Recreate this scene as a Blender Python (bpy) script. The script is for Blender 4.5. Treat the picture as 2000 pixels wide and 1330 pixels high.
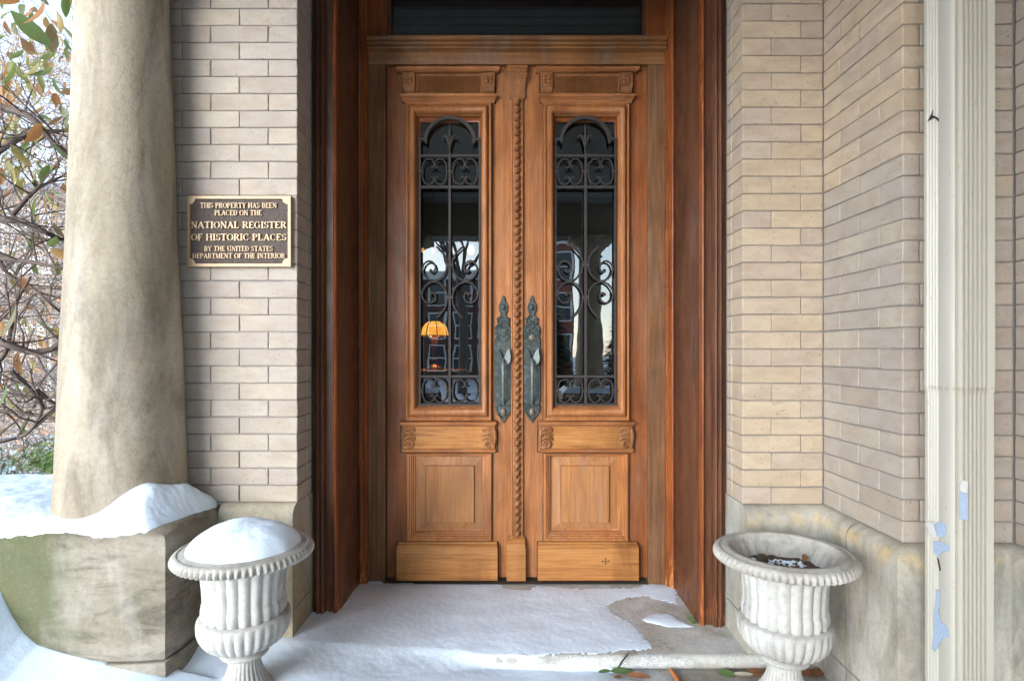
import bpy, bmesh, math, random
from mathutils import Vector, Matrix, noise as mnoise

# ------------------------------------------------------------------ camera, sky, sun, exposure
for o in list(bpy.data.objects):
    bpy.data.objects.remove(o)
sc = bpy.context.scene
COL = sc.collection
F, VX, HY, EYE = 1129.0, 998.0, 684.0, 1.09      # focal length / vanishing point of the 2000 px photograph, eye height
cam = bpy.data.cameras.new('camera'); camo = bpy.data.objects.new('camera', cam); COL.objects.link(camo)
cam.sensor_width = 36.0; cam.lens = 36.0 * F / 2000.0
cam.shift_x = (1000.0 - VX) / 2000.0; cam.shift_y = (HY - 665.0) / 2000.0
cam.clip_start = 0.05; cam.clip_end = 500
camo.location = (0, 0, EYE); camo.rotation_euler = (math.radians(90), 0, 0)
sc.camera = camo

SUN_EL, SUN_AZ = math.radians(12), math.radians(212)   # azimuth clockwise from +Y: behind the camera, to the left
world = bpy.data.worlds.new('World'); sc.world = world; world.use_nodes = True
wn = world.node_tree.nodes; wl = world.node_tree.links
sky = wn.new('ShaderNodeTexSky'); sky.sky_type = 'NISHITA'; sky.sun_disc = False
sky.sun_elevation = SUN_EL; sky.sun_rotation = SUN_AZ
sky.air_density = 1.0; sky.dust_density = 0.6; sky.ozone_density = 1.0
hs = wn.new('ShaderNodeHueSaturation'); hs.inputs['Saturation'].default_value = 0.52
wl.new(sky.outputs[0], hs.inputs['Color'])
wl.new(hs.outputs[0], wn['Background'].inputs['Color'])
wn['Background'].inputs['Strength'].default_value = 0.135
sun = bpy.data.lights.new('sun', 'SUN'); suno = bpy.data.objects.new('sun', sun); COL.objects.link(suno)
sun.energy = 1.1; sun.angle = math.radians(44); sun.color = (1.0, 0.985, 0.96)
sd = Vector((math.sin(SUN_AZ) * math.cos(SUN_EL), math.cos(SUN_AZ) * math.cos(SUN_EL), math.sin(SUN_EL)))
suno.rotation_euler = sd.to_track_quat('Z', 'Y').to_euler(); suno.location = (-3, -6, 8)
sc.view_settings.view_transform = 'Standard'; sc.view_settings.look = 'None'
sc.view_settings.exposure = 2.28; sc.view_settings.gamma = 1.0; sc.view_settings.use_curve_mapping = False
sc.view_settings.use_white_balance = True; sc.view_settings.white_balance_temperature = 5700; sc.view_settings.white_balance_tint = 8
sc.render.engine = 'CYCLES'
sc.cycles.max_bounces = 6; sc.cycles.diffuse_bounces = 4; sc.cycles.glossy_bounces = 4; sc.cycles.transparent_max_bounces = 12

R = math.radians
rnd = random.Random(7)

def W(px, py, Y):
    """point of the place seen at photo pixel (px, py) standing at distance Y"""
    return Vector(((px - VX) * Y / F, Y, EYE + (HY - py) * Y / F))
def sstep(a, b, x):
    t = min(1, max(0, (x - a) / (b - a))); return t * t * (3 - 2 * t)

# ------------------------------------------------------------------ materials
class NT:
    def __init__(s, name):
        s.m = bpy.data.materials.new(name); s.m.use_nodes = True
        s.t = s.m.node_tree; s.n = s.t.nodes; s.p = s.n['Principled BSDF']; s.out = s.n['Material Output']
    def link(s, a, b): s.t.links.new(a, b)
    def node(s, typ, **kw):
        n = s.n.new(typ)
        for k, v in kw.items():
            if k in n.inputs: n.inputs[k].default_value = v
            else: setattr(n, k, v)
        return n
    def coords(s, scale=(1, 1, 1), kind='Object', rand=False):
        tc = s.node('ShaderNodeTexCoord'); mp = s.node('ShaderNodeMapping'); mp.inputs['Scale'].default_value = scale
        s.link(tc.outputs[kind], mp.inputs['Vector'])
        if rand:
            oi = s.node('ShaderNodeObjectInfo'); vm = s.node('ShaderNodeVectorMath', operation='SCALE')
            vm.inputs[0].default_value = (37, 53, 71); s.link(oi.outputs['Random'], vm.inputs['Scale'])
            s.link(vm.outputs[0], mp.inputs['Location'])
        return mp.outputs[0]
    def noise(s, vec, scale, detail=4, rough=.55, dist=0):
        n = s.node('ShaderNodeTexNoise'); n.inputs['Scale'].default_value = scale; n.inputs['Detail'].default_value = detail
        n.inputs['Roughness'].default_value = rough; n.inputs['Distortion'].default_value = dist
        s.link(vec, n.inputs['Vector']); return n.outputs['Fac']
    def ramp(s, fac, stops):
        r = s.node('ShaderNodeValToRGB'); e = r.color_ramp.elements
        while len(e) < len(stops): e.new(.5)
        for el, (p, c) in zip(e, stops):
            el.position = p; el.color = (c, c, c, 1) if isinstance(c, (int, float)) else (*c, 1)
        s.link(fac, r.inputs[0]); return r.outputs[0]
    def mix(s, fac, a, b, mode='MIX'):
        m = s.node('ShaderNodeMix', data_type='RGBA', blend_type=mode)
        for sock, v in ((m.inputs[0], fac), (m.inputs[6], a), (m.inputs[7], b)):
            if isinstance(v, (int, float)): sock.default_value = v
            elif isinstance(v, tuple): sock.default_value = (*v, 1)
            else: s.link(v, sock)
        return m.outputs[2]
    def math(s, op, a, b=None):
        m = s.node('ShaderNodeMath', operation=op)
        for sock, v in ((m.inputs[0], a), (m.inputs[1], b)):
            if v is None: continue
            if isinstance(v, (int, float)): sock.default_value = v
            else: s.link(v, sock)
        return m.outputs[0]
    def bump(s, h, strength, dist=.01):
        b = s.node('ShaderNodeBump'); b.inputs['Strength'].default_value = strength; b.inputs['Distance'].default_value = dist
        s.link(h, b.inputs['Height']); s.link(b.outputs[0], s.p.inputs['Normal'])
    def col(s, c):
        if isinstance(c, tuple): s.p.inputs['Base Color'].default_value = (*c, 1)
        else: s.link(c, s.p.inputs['Base Color'])
    def rough(s, v):
        if isinstance(v, (int, float)): s.p.inputs['Roughness'].default_value = v
        else: s.link(v, s.p.inputs['Roughness'])

def plain(name, c, rough=.6, metal=0, var=.15, scale=30, bump=.1):
    t = NT(name); v = t.coords(); n = t.noise(v, scale)
    t.col(t.mix(n, tuple(x * (1 - var) for x in c), tuple(min(1, x * (1 + var)) for x in c)))
    t.rough(rough); t.p.inputs['Metallic'].default_value = metal
    if bump: t.bump(n, bump, .004)
    return t.m

def wood(name, axis, dark, mid, light, rough=.42, coat=.12, streak=0.0, streakcol=(.45, .17, .05), grey=0.0, foot=0.0):
    t = NT(name)
    g = {'z': (1, 1, .035), 'x': (.035, 1, 1)}[axis]
    v = t.coords(g, rand=True)
    wob = t.noise(t.coords((1, 1, .6)), 5, 3)
    n1 = t.noise(v, 42, 6, .62, 1.4)
    fine = t.noise(v, 260, 3, .6)
    blot = t.noise(t.coords((1, 1, .45), rand=True), 5, 4, .55, .6)
    c = t.ramp(n1, [(.20, dark), (.47, mid), (.78, light)])
    c = t.mix(t.ramp(fine, [(.36, .34), (.52, 0.0)]), c, tuple(x * .5 for x in dark))
    c = t.mix(t.ramp(blot, [(.30, .68), (.55, 0.0)]), c, tuple(x * .72 for x in dark))
    if grey:
        gr = t.noise(t.coords((1, 1, .16), rand=True), 14, 5, .65)
        c = t.mix(t.ramp(gr, [(.46, 0.0), (.66, grey)]), c, (.20, .165, .13))
    if streak:
        sc_ = t.noise(t.coords((1, 1, .05)), 120, 4, .7)
        big = t.noise(t.coords((1, 1, .3)), 6, 3)
        msk = t.math('MULTIPLY', t.ramp(sc_, [(.60, 0.0), (.68, 1.0)]), t.ramp(big, [(.42, 0.0), (.66, streak)]))
        c = t.mix(msk, c, streakcol)
    if foot:
        spx = t.node('ShaderNodeSeparateXYZ'); tcx = t.node('ShaderNodeTexCoord'); t.link(tcx.outputs['Object'], spx.inputs[0])
        low = t.ramp(spx.outputs['Z'], [(.01, 1.0), (.20, 0.0)]); ch = t.noise(t.coords((1, 1, .22)), 55, 5, .7)
        c = t.mix(t.math('MULTIPLY', low, t.ramp(ch, [(.50, 0.0), (.62, foot)])), c, streakcol)
    # dark pin holes and dents
    vo = t.node('ShaderNodeTexVoronoi'); vo.inputs['Scale'].default_value = 26; t.link(t.coords(), vo.inputs['Vector'])
    c = t.mix(t.ramp(vo.outputs['Distance'], [(.03, .55), (.06, 0.0)]), c, tuple(x * .3 for x in dark))
    t.col(c)
    t.rough(t.ramp(t.noise(t.coords(), 12, 4), [(.3, rough - .1), (.7, rough + .16)]))
    t.p.inputs['Specular IOR Level'].default_value = .22; t.p.inputs['Coat Weight'].default_value = coat * .4; t.p.inputs['Coat Roughness'].default_value = .3
    t.bump(t.math('ADD', t.math('MULTIPLY', fine, .5), n1), .10, .0015)
    return t.m

def stone(name, a, b, c, scale=5, stretch=(1, 1, .4), green=0.0, greencol=(.16, .17, .055), mossx=None, yellow=0.0, dirt=.5, bump=.25, white=0.0):
    t = NT(name); v = t.coords(stretch); iso = t.coords()
    n = t.noise(v, scale, 7, .6, .8)
    col = t.ramp(n, [(.28, a), (.5, b), (.72, c)])
    d = t.noise(t.coords(stretch), scale * 2.3, 6, .65, 1.2)
    col = t.mix(t.ramp(d, [(.33, dirt), (.52, 0.0)]), col, tuple(x * .42 for x in a))
    if white:
        g = t.noise(t.coords((1, 1, .3)), 7, 5, .6, .4)
        col = t.mix(t.ramp(g, [(.5, 0.0), (.7, white)]), col, (.62, .60, .55))
    if green:
        g = t.noise(t.coords((1, 1, .55)), 3.1, 5, .55, .5)
        gm = t.ramp(g, [(.44, 0.0), (.62, green)])
        if mossx:
            sp = t.node('ShaderNodeSeparateXYZ'); tc = t.node('ShaderNodeTexCoord'); t.link(tc.outputs['Object'], sp.inputs[0])
            edge = t.math('ADD', t.math('MULTIPLY', sp.outputs['X'], -1.0), t.math('MULTIPLY', t.math('SUBTRACT', g, .5), .9))
            mr = t.node('ShaderNodeMapRange'); mr.inputs[1].default_value = mossx[0]; mr.inputs[2].default_value = mossx[1]; t.link(edge, mr.inputs[0])
            gm = t.math('MAXIMUM', t.math('MULTIPLY', gm, .45), t.math('MULTIPLY', mr.outputs[0], green))
        col = t.mix(gm, col, greencol)
    if yellow:
        sp = t.node('ShaderNodeSeparateXYZ'); tc = t.node('ShaderNodeTexCoord'); t.link(tc.outputs['Object'], sp.inputs[0])
        band = t.ramp(sp.outputs['Z'], [(.435, 0.0), (.475, 1.0), (.492, 1.0), (.518, 0.0)])
        g = t.noise(t.coords((1, 1, .6)), 13, 6, .65)
        col = t.mix(t.math('MULTIPLY', band, t.ramp(g, [(.46, 0.0), (.68, yellow)])), col, (.50, .33, .10))
    sp2 = t.noise(iso, 160, 3, .6)
    col = t.mix(t.ramp(sp2, [(.27, .3), (.40, 0.0)]), col, tuple(x * .6 for x in a))
    gr_ = t.noise(iso, 55, 6, .7)
    col = t.mix(t.ramp(gr_, [(.32, .30), (.50, 0.0)]), col, tuple(x * .62 for x in a)); col = t.mix(t.ramp(gr_, [(.54, 0.0), (.74, .22)]), col, tuple(min(1, x * 1.25) for x in c))
    t.col(col); t.rough(.85)
    t.bump(t.math('ADD', t.math('ADD', t.math('MULTIPLY', sp2, .4), t.math('MULTIPLY', gr_, .6)), t.math('ADD', n, t.math('MULTIPLY', d, .6))), bump, .012)
    return t.m

def brickmat(name, stops):
    t = NT(name); oi = t.node('ShaderNodeObjectInfo')
    base = t.ramp(oi.outputs['Random'], stops)
    v = t.coords((1, 1, 1), rand=True)
    n = t.noise(t.coords((.6, .6, 1.4), rand=True), 16, 6, .6, .5)
    c = t.mix(t.ramp(n, [(.3, .42), (.6, 0.0)]), base, (.24, .17, .12))
    warm = t.noise(v, 5, 3)
    c = t.mix(t.ramp(warm, [(.5, 0.0), (.72, .25)]), c, (.52, .42, .28))
    pit = t.noise(v, 130, 3, .6)
    pc = t.noise(t.coords((1, 1, 1)), 4, 3)
    c = t.mix(t.math('MULTIPLY', t.ramp(pit, [(.30, .8), (.37, 0.0)]), t.ramp(pc, [(.42, .15), (.62, 1.0)])), c, (.14, .10, .07))
    # soot blooms that some bricks carry
    soot = t.noise(t.coords((1, 1, 1)), 3.3, 5, .6, .8)
    c = t.mix(t.ramp(soot, [(.60, 0.0), (.78, .35)]), c, (.17, .13, .10))
    t.col(c); t.rough(.9)
    t.bump(t.math('ADD', t.math('MULTIPLY', pit, .6), t.noise(v, 34, 5, .6)), .32, .006)
    return t.m

M = {}
M['brick'] = brickmat('buff_brick', [(0, (.31, .265, .222)), (.25, (.35, .305, .258)), (.5, (.328, .280, .236)), (.75, (.355, .312, .262)), (.93, (.36, .308, .245)), (1, (.30, .248, .203))])
M['brick_warm'] = brickmat('tan_brick', [(0, (.40, .315, .215)), (.3, (.44, .345, .235)), (.55, (.395, .32, .25)), (.8, (.46, .365, .245)), (1, (.385, .31, .235))])
M['mortar'] = plain('grey_mortar', (.20, .185, .17), .95, var=.3, scale=60)
DK, MD, LT = (.19, .066, .019), (.335, .130, .040), (.43, .19, .066)
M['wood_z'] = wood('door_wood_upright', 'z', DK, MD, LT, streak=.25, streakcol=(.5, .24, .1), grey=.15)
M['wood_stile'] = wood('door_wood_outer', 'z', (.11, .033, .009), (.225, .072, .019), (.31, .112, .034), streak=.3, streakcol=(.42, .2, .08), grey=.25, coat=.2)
M['wood_x'] = wood('door_wood_level', 'x', DK, MD, LT, streak=.0, grey=.15)
M['wood_panel'] = wood('door_wood_panel', 'z', (.20, .078, .024), (.33, .145, .05), (.41, .20, .075), coat=.08, grey=.2)
M['wood_base'] = wood('door_wood_base', 'x', (.15, .053, .013), (.35, .15, .040), (.45, .22, .07), coat=.12)
M['wood_carve'] = wood('door_wood_carved', 'z', (.12, .048, .016), (.24, .10, .034), (.33, .15, .056), coat=.15)
M['scorch'] = plain('scorched_wood', (.11, .048, .018), .8, 0, .4, 90)
M['joint'] = plain('joint_grime_shade', (.045, .02, .010), .8, 0, .4, 60)
M['post'] = wood('frame_post_wood', 'z', (.085, .036, .014), (.165, .078, .032), (.25, .135, .062), rough=.55, coat=.03, streak=.35, streakcol=(.26, .17, .10), grey=.18)
M['casing'] = wood('casing_wood', 'z', (.048, .019, .010), (.105, .042, .020), (.16, .070, .034), rough=.42, coat=.28, streak=.45, streakcol=(.34, .12, .04), foot=.8)
M['casing_red'] = wood('casing_wood_red', 'z', (.10, .025, .007), (.19, .052, .012), (.33, .105, .026), rough=.36, coat=.28, streak=.6, streakcol=(.55, .24, .08), foot=.8)
M['lintel'] = wood('lintel_wood', 'x', (.13, .055, .018), (.24, .105, .032), (.36, .165, .05), rough=.45, coat=.12, grey=.4)
M['iron'] = plain('grille_iron', (.026, .020, .018), .7, 0, .5, 45, .3)
t = NT('verdigris_bronze'); n = t.noise(t.coords(), 60, 5, .6); t.col(t.ramp(n, [(.3, (.018, .021, .019)), (.52, (.040, .049, .045)), (.75, (.10, .125, .115))]))
t.rough(.55); t.p.inputs['Metallic'].default_value = .35; t.bump(n, .3, .003); M['bronze'] = t.m
M['verdigris'] = plain('pale_verdigris', (.12, .145, .135), .5, .3, .5, 50, .2)
M['bronze_worn'] = plain('worn_bronze', (.13, .11, .075), .5, .3, .4, 60)
M['column'] = stone('column_sandstone', (.19, .145, .095), (.315, .262, .188), (.385, .335, .255), 2.2, (1, 1, .24), green=.35, greencol=(.21, .17, .09), dirt=.7, white=.22)
M['block'] = stone('mossy_block_stone', (.16, .13, .09), (.245, .21, .155), (.34, .31, .255), 3.4, (.45, .45, 1.7), green=.88, greencol=(.082, .088, .028), mossx=(1.24, 1.50), dirt=.8, bump=.5, white=.30)
M['plinth'] = stone('plinth_stone', (.26, .215, .14), (.35, .305, .22), (.42, .38, .30), 4, (1, 1, .5), green=.45, greencol=(.21, .18, .075), dirt=.5)
M['plinth_r'] = stone('lichened_plinth_stone', (.29, .25, .185), (.39, .355, .285), (.46, .435, .38), 4, (1, 1, .4), green=.4, greencol=(.20, .215, .20), yellow=.7, dirt=.55, white=.55)
M['slab'] = stone('doorstep_stone', (.33, .30, .25), (.44, .41, .345), (.52, .49, .43), 7, (1, 1, 1), dirt=.4, bump=.3, white=.3)
M['floor'] = stone('porch_paving', (.24, .21, .165), (.33, .295, .235), (.42, .39, .32), 5, (1, 1, 1), dirt=.4, white=.3)
M['urn'] = stone('urn_cast_stone', (.32, .30, .265), (.425, .405, .365), (.475, .455, .415), 6, (1, 1, .6), dirt=.42, bump=.10)
M['urn_rim'] = stone('urn_rim_cast_stone', (.29, .265, .22), (.38, .355, .305), (.44, .415, .37), 9, (1, 1, 1), dirt=.35, bump=.15)
t = NT('snow'); n = t.noise(t.coords(), 9, 6, .6); f = t.noise(t.coords(), 220, 3, .7)
t.col(t.mix(n, (.70, .79, .90), (.77, .855, .945))); t.rough(.7); g_ = t.noise(t.coords(), 60, 5, .65); t.bump(t.math('ADD', t.math('ADD', t.math('MULTIPLY', f, .16), t.math('MULTIPLY', g_, .22)), n), .26, .02); M['snow'] = t.m
M['soil'] = plain('dark_soil', (.075, .05, .034), .95, 0, .7, 70, .6)
# downspout paint with rust at the slip joint
t = NT('cream_downspout_paint'); n = t.noise(t.coords((1, 1, .12)), 26, 5, .6); c = t.mix(n, (.345, .318, .258), (.435, .41, .345))
gr = t.noise(t.coords((1, 1, .3)), 70, 4, .7); c = t.mix(t.ramp(gr, [(.64, 0.0), (.74, .8)]), c, (.24, .19, .12))
sp = t.node('ShaderNodeSeparateXYZ'); tc = t.node('ShaderNodeTexCoord'); t.link(tc.outputs['Object'], sp.inputs[0])
band = t.ramp(sp.outputs['Z'], [(.970, 0.0), (.986, .25), (.990, .9), (.994, 0.0)])
rz = t.noise(t.coords((1, 1, .5)), 45, 4, .7); c = t.mix(t.math('MULTIPLY', band, t.ramp(rz, [(.40, 0.0), (.58, 1.0)])), c, (.17, .095, .045))
t.col(c); t.rough(.45); t.bump(gr, .06, .003); M['spout'] = t.m
M['bluepaint'] = plain('old_blue_paint', (.30, .36, .46), .65, 0, .2, 90)
M['peel'] = plain('curled_paint', (.50, .49, .46), .6)
M['darkhole'] = plain('dark_tear', (.02, .018, .015), .9)
M['plaque_dark'] = plain('plaque_field', (.068, .050, .040), .85, 0, .5, 80, .8)
M['plaque_gold'] = plain('plaque_gold', (.37, .26, .145), .5, .15, .2, 60, .1)
M['ceil'] = plain('ceiling_board_paint', (.24, .25, .225), .6, 0, .25, 8)
M['beam'] = plain('porch_beam_paint', (.19, .165, .12), .6, 0, .25, 8)
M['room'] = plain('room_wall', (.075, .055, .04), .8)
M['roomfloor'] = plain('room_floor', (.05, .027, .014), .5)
M['bark'] = plain('shrub_bark', (.10, .072, .055), .9, 0, .45, 60, .4)
M['bark_tree'] = plain('tree_bark', (.095, .08, .07), .9, 0, .35, 30, .4)
M['twig'] = plain('dry_twig', (.33, .245, .18), .9, 0, .4, 3, 0)
M['twig_b'] = plain('grey_twig', (.19, .16, .145), .9, 0, .4, 3, 0)
def leafmat(name, stops, tr=.25):
    t = NT(name); oi = t.node('ShaderNodeObjectInfo'); c = t.ramp(oi.outputs['Random'], stops)
    n = t.noise(t.coords((1, 1, 1), rand=True), 22, 3); c = t.mix(t.ramp(n, [(.35, .4), (.6, 0.0)]), c, (.16, .10, .03))
    t.col(c); t.rough(.45)
    tr_ = t.node('ShaderNodeBsdfTranslucent'); t.link(c, tr_.inputs[0]); mx = t.node('ShaderNodeMixShader'); mx.inputs[0].default_value = tr
    t.link(t.p.outputs[0], mx.inputs[1]); t.link(tr_.outputs[0], mx.inputs[2]); t.link(mx.outputs[0], t.out.inputs[0]); return t.m
M['leaf'] = leafmat('rhododendron_leaf', [(0, (.13, .20, .05)), (.25, (.20, .23, .07)), (.45, (.32, .26, .07)), (.62, (.42, .20, .06)), (.8, (.37, .15, .06)), (1, (.16, .21, .10))], .45)
t = NT('yew_foliage'); n = t.noise(t.coords(), 7, 4); t.col(t.ramp(n, [(.3, (.06, .12, .03)), (.5, (.12, .20, .045)), (.7, (.24, .29, .06))])); t.rough(.6); M['yew'] = t.m
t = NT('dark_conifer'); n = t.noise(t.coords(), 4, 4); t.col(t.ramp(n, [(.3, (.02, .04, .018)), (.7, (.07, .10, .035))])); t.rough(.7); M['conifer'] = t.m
M['siding'] = None
t = NT('grey_siding'); br = t.node('ShaderNodeTexWave', wave_type='BANDS', bands_direction='Z', wave_profile='SAW'); br.inputs['Scale'].default_value = 2.4
t.link(t.coords(), br.inputs['Vector']); t.col(t.mix(br.outputs['Fac'], (.20, .17, .145), (.27, .235, .205))); t.rough(.8); M['siding'] = t.m
def farbrick(name, a, b, mo):
    t = NT(name); br = t.node('ShaderNodeTexBrick'); br.inputs['Scale'].default_value = 4.0
    br.inputs['Color1'].default_value = (*a, 1); br.inputs['Color2'].default_value = (*b, 1); br.inputs['Mortar'].default_value = (*mo, 1)
    tc = t.node('ShaderNodeTexCoord'); sp = t.node('ShaderNodeSeparateXYZ'); cb = t.node('ShaderNodeCombineXYZ')
    t.link(tc.outputs['Object'], sp.inputs[0]); t.link(sp.outputs['X'], cb.inputs['X']); t.link(sp.outputs['Z'], cb.inputs['Y']); t.link(cb.outputs[0], br.inputs['Vector'])
    t.col(br.outputs['Color']); t.rough(.9); return t.m
M['redbrick'] = farbrick('far_red_brick', (.30, .10, .07), (.24, .08, .055), (.2, .17, .15))
M['brownbrick'] = farbrick('far_brown_brick', (.12, .06, .045), (.09, .045, .035), (.14, .12, .11))
M['whitepaint'] = plain('white_trim_paint', (.7, .7, .68), .5)
M['winglass'] = plain('far_window_glass', (.04, .05, .06), .1, 0, .2)
M['slate'] = plain('roof_slate', (.09, .09, .1), .8)
def glassmat(name, ior, tint):
    t = NT(name); tr = t.node('ShaderNodeBsdfTransparent'); tr.inputs[0].default_value = (*tint, 1)
    gl = t.node('ShaderNodeBsdfGlossy'); gl.inputs['Roughness'].default_value = .0
    fr = t.node('ShaderNodeFresnel'); fr.inputs['IOR'].default_value = ior
    n = t.noise(t.coords((1, 1, .5)), 6, 2); b = t.node('ShaderNodeBump'); b.inputs['Strength'].default_value = .02; b.inputs['Distance'].default_value = .02
    t.link(n, b.inputs['Height']); t.link(b.outputs[0], gl.inputs['Normal'])
    mx = t.node('ShaderNodeMixShader'); t.link(fr.outputs[0], mx.inputs[0]); t.link(tr.outputs[0], mx.inputs[1]); t.link(gl.outputs[0], mx.inputs[2])
    t.link(mx.outputs[0], t.out.inputs[0]); return t.m
M['glass'] = glassmat('old_door_glass', 2.2, (.75, .75, .72))
def glow(name, c, s):
    t = NT(name); t.col(c); t.p.inputs['Emission Color'].default_value = (*c, 1); t.p.inputs['Emission Strength'].default_value = s; return t.m
t = NT('amber_lamp_glass'); n = t.noise(t.coords(), 14, 3); c = t.ramp(n, [(.3, (.85, .25, .01)), (.7, (1.0, .55, .06))]); t.col(c)
t.link(c, t.p.inputs['Emission Color']); t.p.inputs['Emission Strength'].default_value = .55; M['amber'] = t.m
M['bulb'] = glow('warm_bulb', (1.0, .72, .35), .8)
M['bulb_amber'] = glow('amber_bulb', (1.0, .45, .1), .35)
M['lead'] = plain('lamp_leading', (.03, .02, .012), .6)
M['brass'] = plain('lamp_brass', (.10, .065, .03), .4, .7)
M['table'] = plain('table_wood', (.16, .065, .025), .35)
M['deadleaf'] = plain('dead_leaf', (.22, .09, .035), .7, 0, .5, 40)
M['greenleaf'] = plain('fallen_green_leaf', (.075, .12, .035), .5, 0, .4, 40)
M['oranget'] = plain('orange_stick', (.42, .13, .03), .7, 0, .3, 40)
M['paleleaf'] = plain('pale_leaf_back', (.42, .38, .27), .7, 0, .3, 40)

# ------------------------------------------------------------------ mesh helpers
class MB:
    def __init__(s): s.v = []; s.f = []
    def add(s, vs, fs):
        o = len(s.v); s.v += [tuple(p) for p in vs]; s.f += [tuple(i + o for i in f) for f in fs]; return s
    def box(s, x0, x1, y0, y1, z0, z1):
        return s.add([(x0, y0, z0), (x1, y0, z0), (x1, y1, z0), (x0, y1, z0), (x0, y0, z1), (x1, y0, z1), (x1, y1, z1), (x0, y1, z1)],
                     [(0, 3, 2, 1), (4, 5, 6, 7), (0, 1, 5, 4), (1, 2, 6, 5), (2, 3, 7, 6), (3, 0, 4, 7)])
    def loops(s, loops, closed=True, cap0=True, cap1=True):
        n = len(loops[0]); vs = [p for l in loops for p in l]; fs = []
        for i in range(len(loops) - 1):
            for j in range(n if closed else n - 1):
                k = (j + 1) % n; fs.append((i * n + j, i * n + k, (i + 1) * n + k, (i + 1) * n + j))
        if cap0: fs.append(tuple(reversed(range(n))))
        if cap1: fs.append(tuple((len(loops) - 1) * n + j for j in range(n)))
        return s.add(vs, fs)
    def tube(s, pts, r, n=6, flat=1.0, cap=True):
        pts = [Vector(p) for p in pts]; L = []
        for i, p in enumerate(pts):
            d = (pts[min(i + 1, len(pts) - 1)] - pts[max(i - 1, 0)])
            if d.length < 1e-9: d = Vector((0, 0, 1))
            d.normalize(); up = Vector((0, 1, 0)) if abs(d.y) < .9 else Vector((1, 0, 0))
            a = d.cross(up).normalized(); b = a.cross(d)
            rr = r[i] if isinstance(r, (list, tuple)) else r
            L.append([p + a * math.cos(2 * math.pi * k / n) * rr + b * math.sin(2 * math.pi * k / n) * rr * flat for k in range(n)])
        return s.loops(L, True, cap, cap)
    def lathe(s, prof, cx, cy, n=48, cap0=True, cap1=True):
        L = []
        for pr in prof:
            r, z = pr[0], pr[1]; amp = pr[2] if len(pr) > 2 else 0; N = pr[3] if len(pr) > 3 else 0; row = []
            for k in range(n):
                a = 2 * math.pi * k / n; q = r
                if amp: q = r * (1 + amp * (abs(math.cos(N * a / 2)) - .6))
                row.append((cx + q * math.cos(a), cy + q * math.sin(a), z))
            L.append(row)
        return s.loops(L, True, cap0, cap1)
    def ell(s, c, rx, ry, rz, nu=10, nv=6, rot=None):
        c = Vector(c); L = []
        for i in range(nv + 1):
            t = math.pi * i / nv; row = []
            for k in range(nu):
                a = 2 * math.pi * k / nu; p = Vector((rx * math.sin(t) * math.cos(a), ry * math.sin(t) * math.sin(a), -rz * math.cos(t)))
                if rot: p = rot @ p
                row.append(c + p)
            L.append(row)
        return s.loops(L, True, False, False)
    def extr_z(s, sec, z0, z1):      # section polygon of (x, y)
        return s.loops([[(x, y, z0) for x, y in sec], [(x, y, z1) for x, y in sec]])
    def extr_x(s, sec, x0, x1):      # section polygon of (y, z)
        return s.loops([[(x0, y, z) for y, z in sec], [(x1, y, z) for y, z in sec]])
    def ring(s, o, i, prof, Y, cap=False):
        """moulding running round a rectangle: o/i = (x0,x1,z0,z1) outer and inner, prof = [(t, d)] with d towards the viewer"""
        L = []
        for t, d in prof:
            x0, x1, z0, z1 = (o[k] + (i[k] - o[k]) * t for k in range(4))
            L.append([(x0, Y - d, z0), (x1, Y - d, z0), (x1, Y - d, z1), (x0, Y - d, z1)])
        return s.loops(L, True, False, cap)
    def cornice(s, x0, x1, prof, Y, wrap=1.0):
        """prof = [(z, projection)] from top down; ends return to the wall"""
        L = []
        for z, d in prof:
            e = d * wrap; L.append([(x0 - e, Y, z), (x0 - e, Y - d, z), (x1 + e, Y - d, z), (x1 + e, Y, z)])
        return s.loops(L, True, True, True)
    def build(s, name, mat, parent=None, smooth=None, loc=None):
        me = bpy.data.meshes.new(name); me.from_pydata(s.v, [], s.f); me.update()
        bm = bmesh.new(); bm.from_mesh(me); bmesh.ops.recalc_face_normals(bm, faces=bm.faces); bm.to_mesh(me); bm.free()
        if smooth is not None:
            me.shade_smooth(); me.set_sharp_from_angle(angle=R(smooth))
        if mat: me.materials.append(mat)
        return link(name, me, parent, loc)
def link(name, me, parent=None, loc=None):
    o = bpy.data.objects.new(name, me); COL.objects.link(o)
    if parent: o.parent = parent
    if loc: o.location = loc
    return o
def empty(name, loc=(0, 0, 0)):
    o = bpy.data.objects.new(name, None); COL.objects.link(o); o.location = loc; o.empty_display_size = .1; return o
def tag(o, label=None, cat=None, group=None, kind=None):
    if label: o['label'] = label
    if cat: o['category'] = cat
    if group: o['group'] = group
    if kind: o['kind'] = kind
    return o
def spline(pts, n=6):
    P = [Vector(p) for p in pts]; P = [P[0] * 2 - P[1]] + P + [P[-1] * 2 - P[-2]]; out = []
    for i in range(1, len(P) - 2):
        a, b, c, d = P[i - 1:i + 3]
        for k in range(n):
            t = k / n; out.append(.5 * (2 * b + (c - a) * t + (2 * a - 5 * b + 4 * c - d) * t * t + (3 * b - a - 3 * c + d) * t ** 3))
    out.append(P[-2]); return out
_bc = {}
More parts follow.
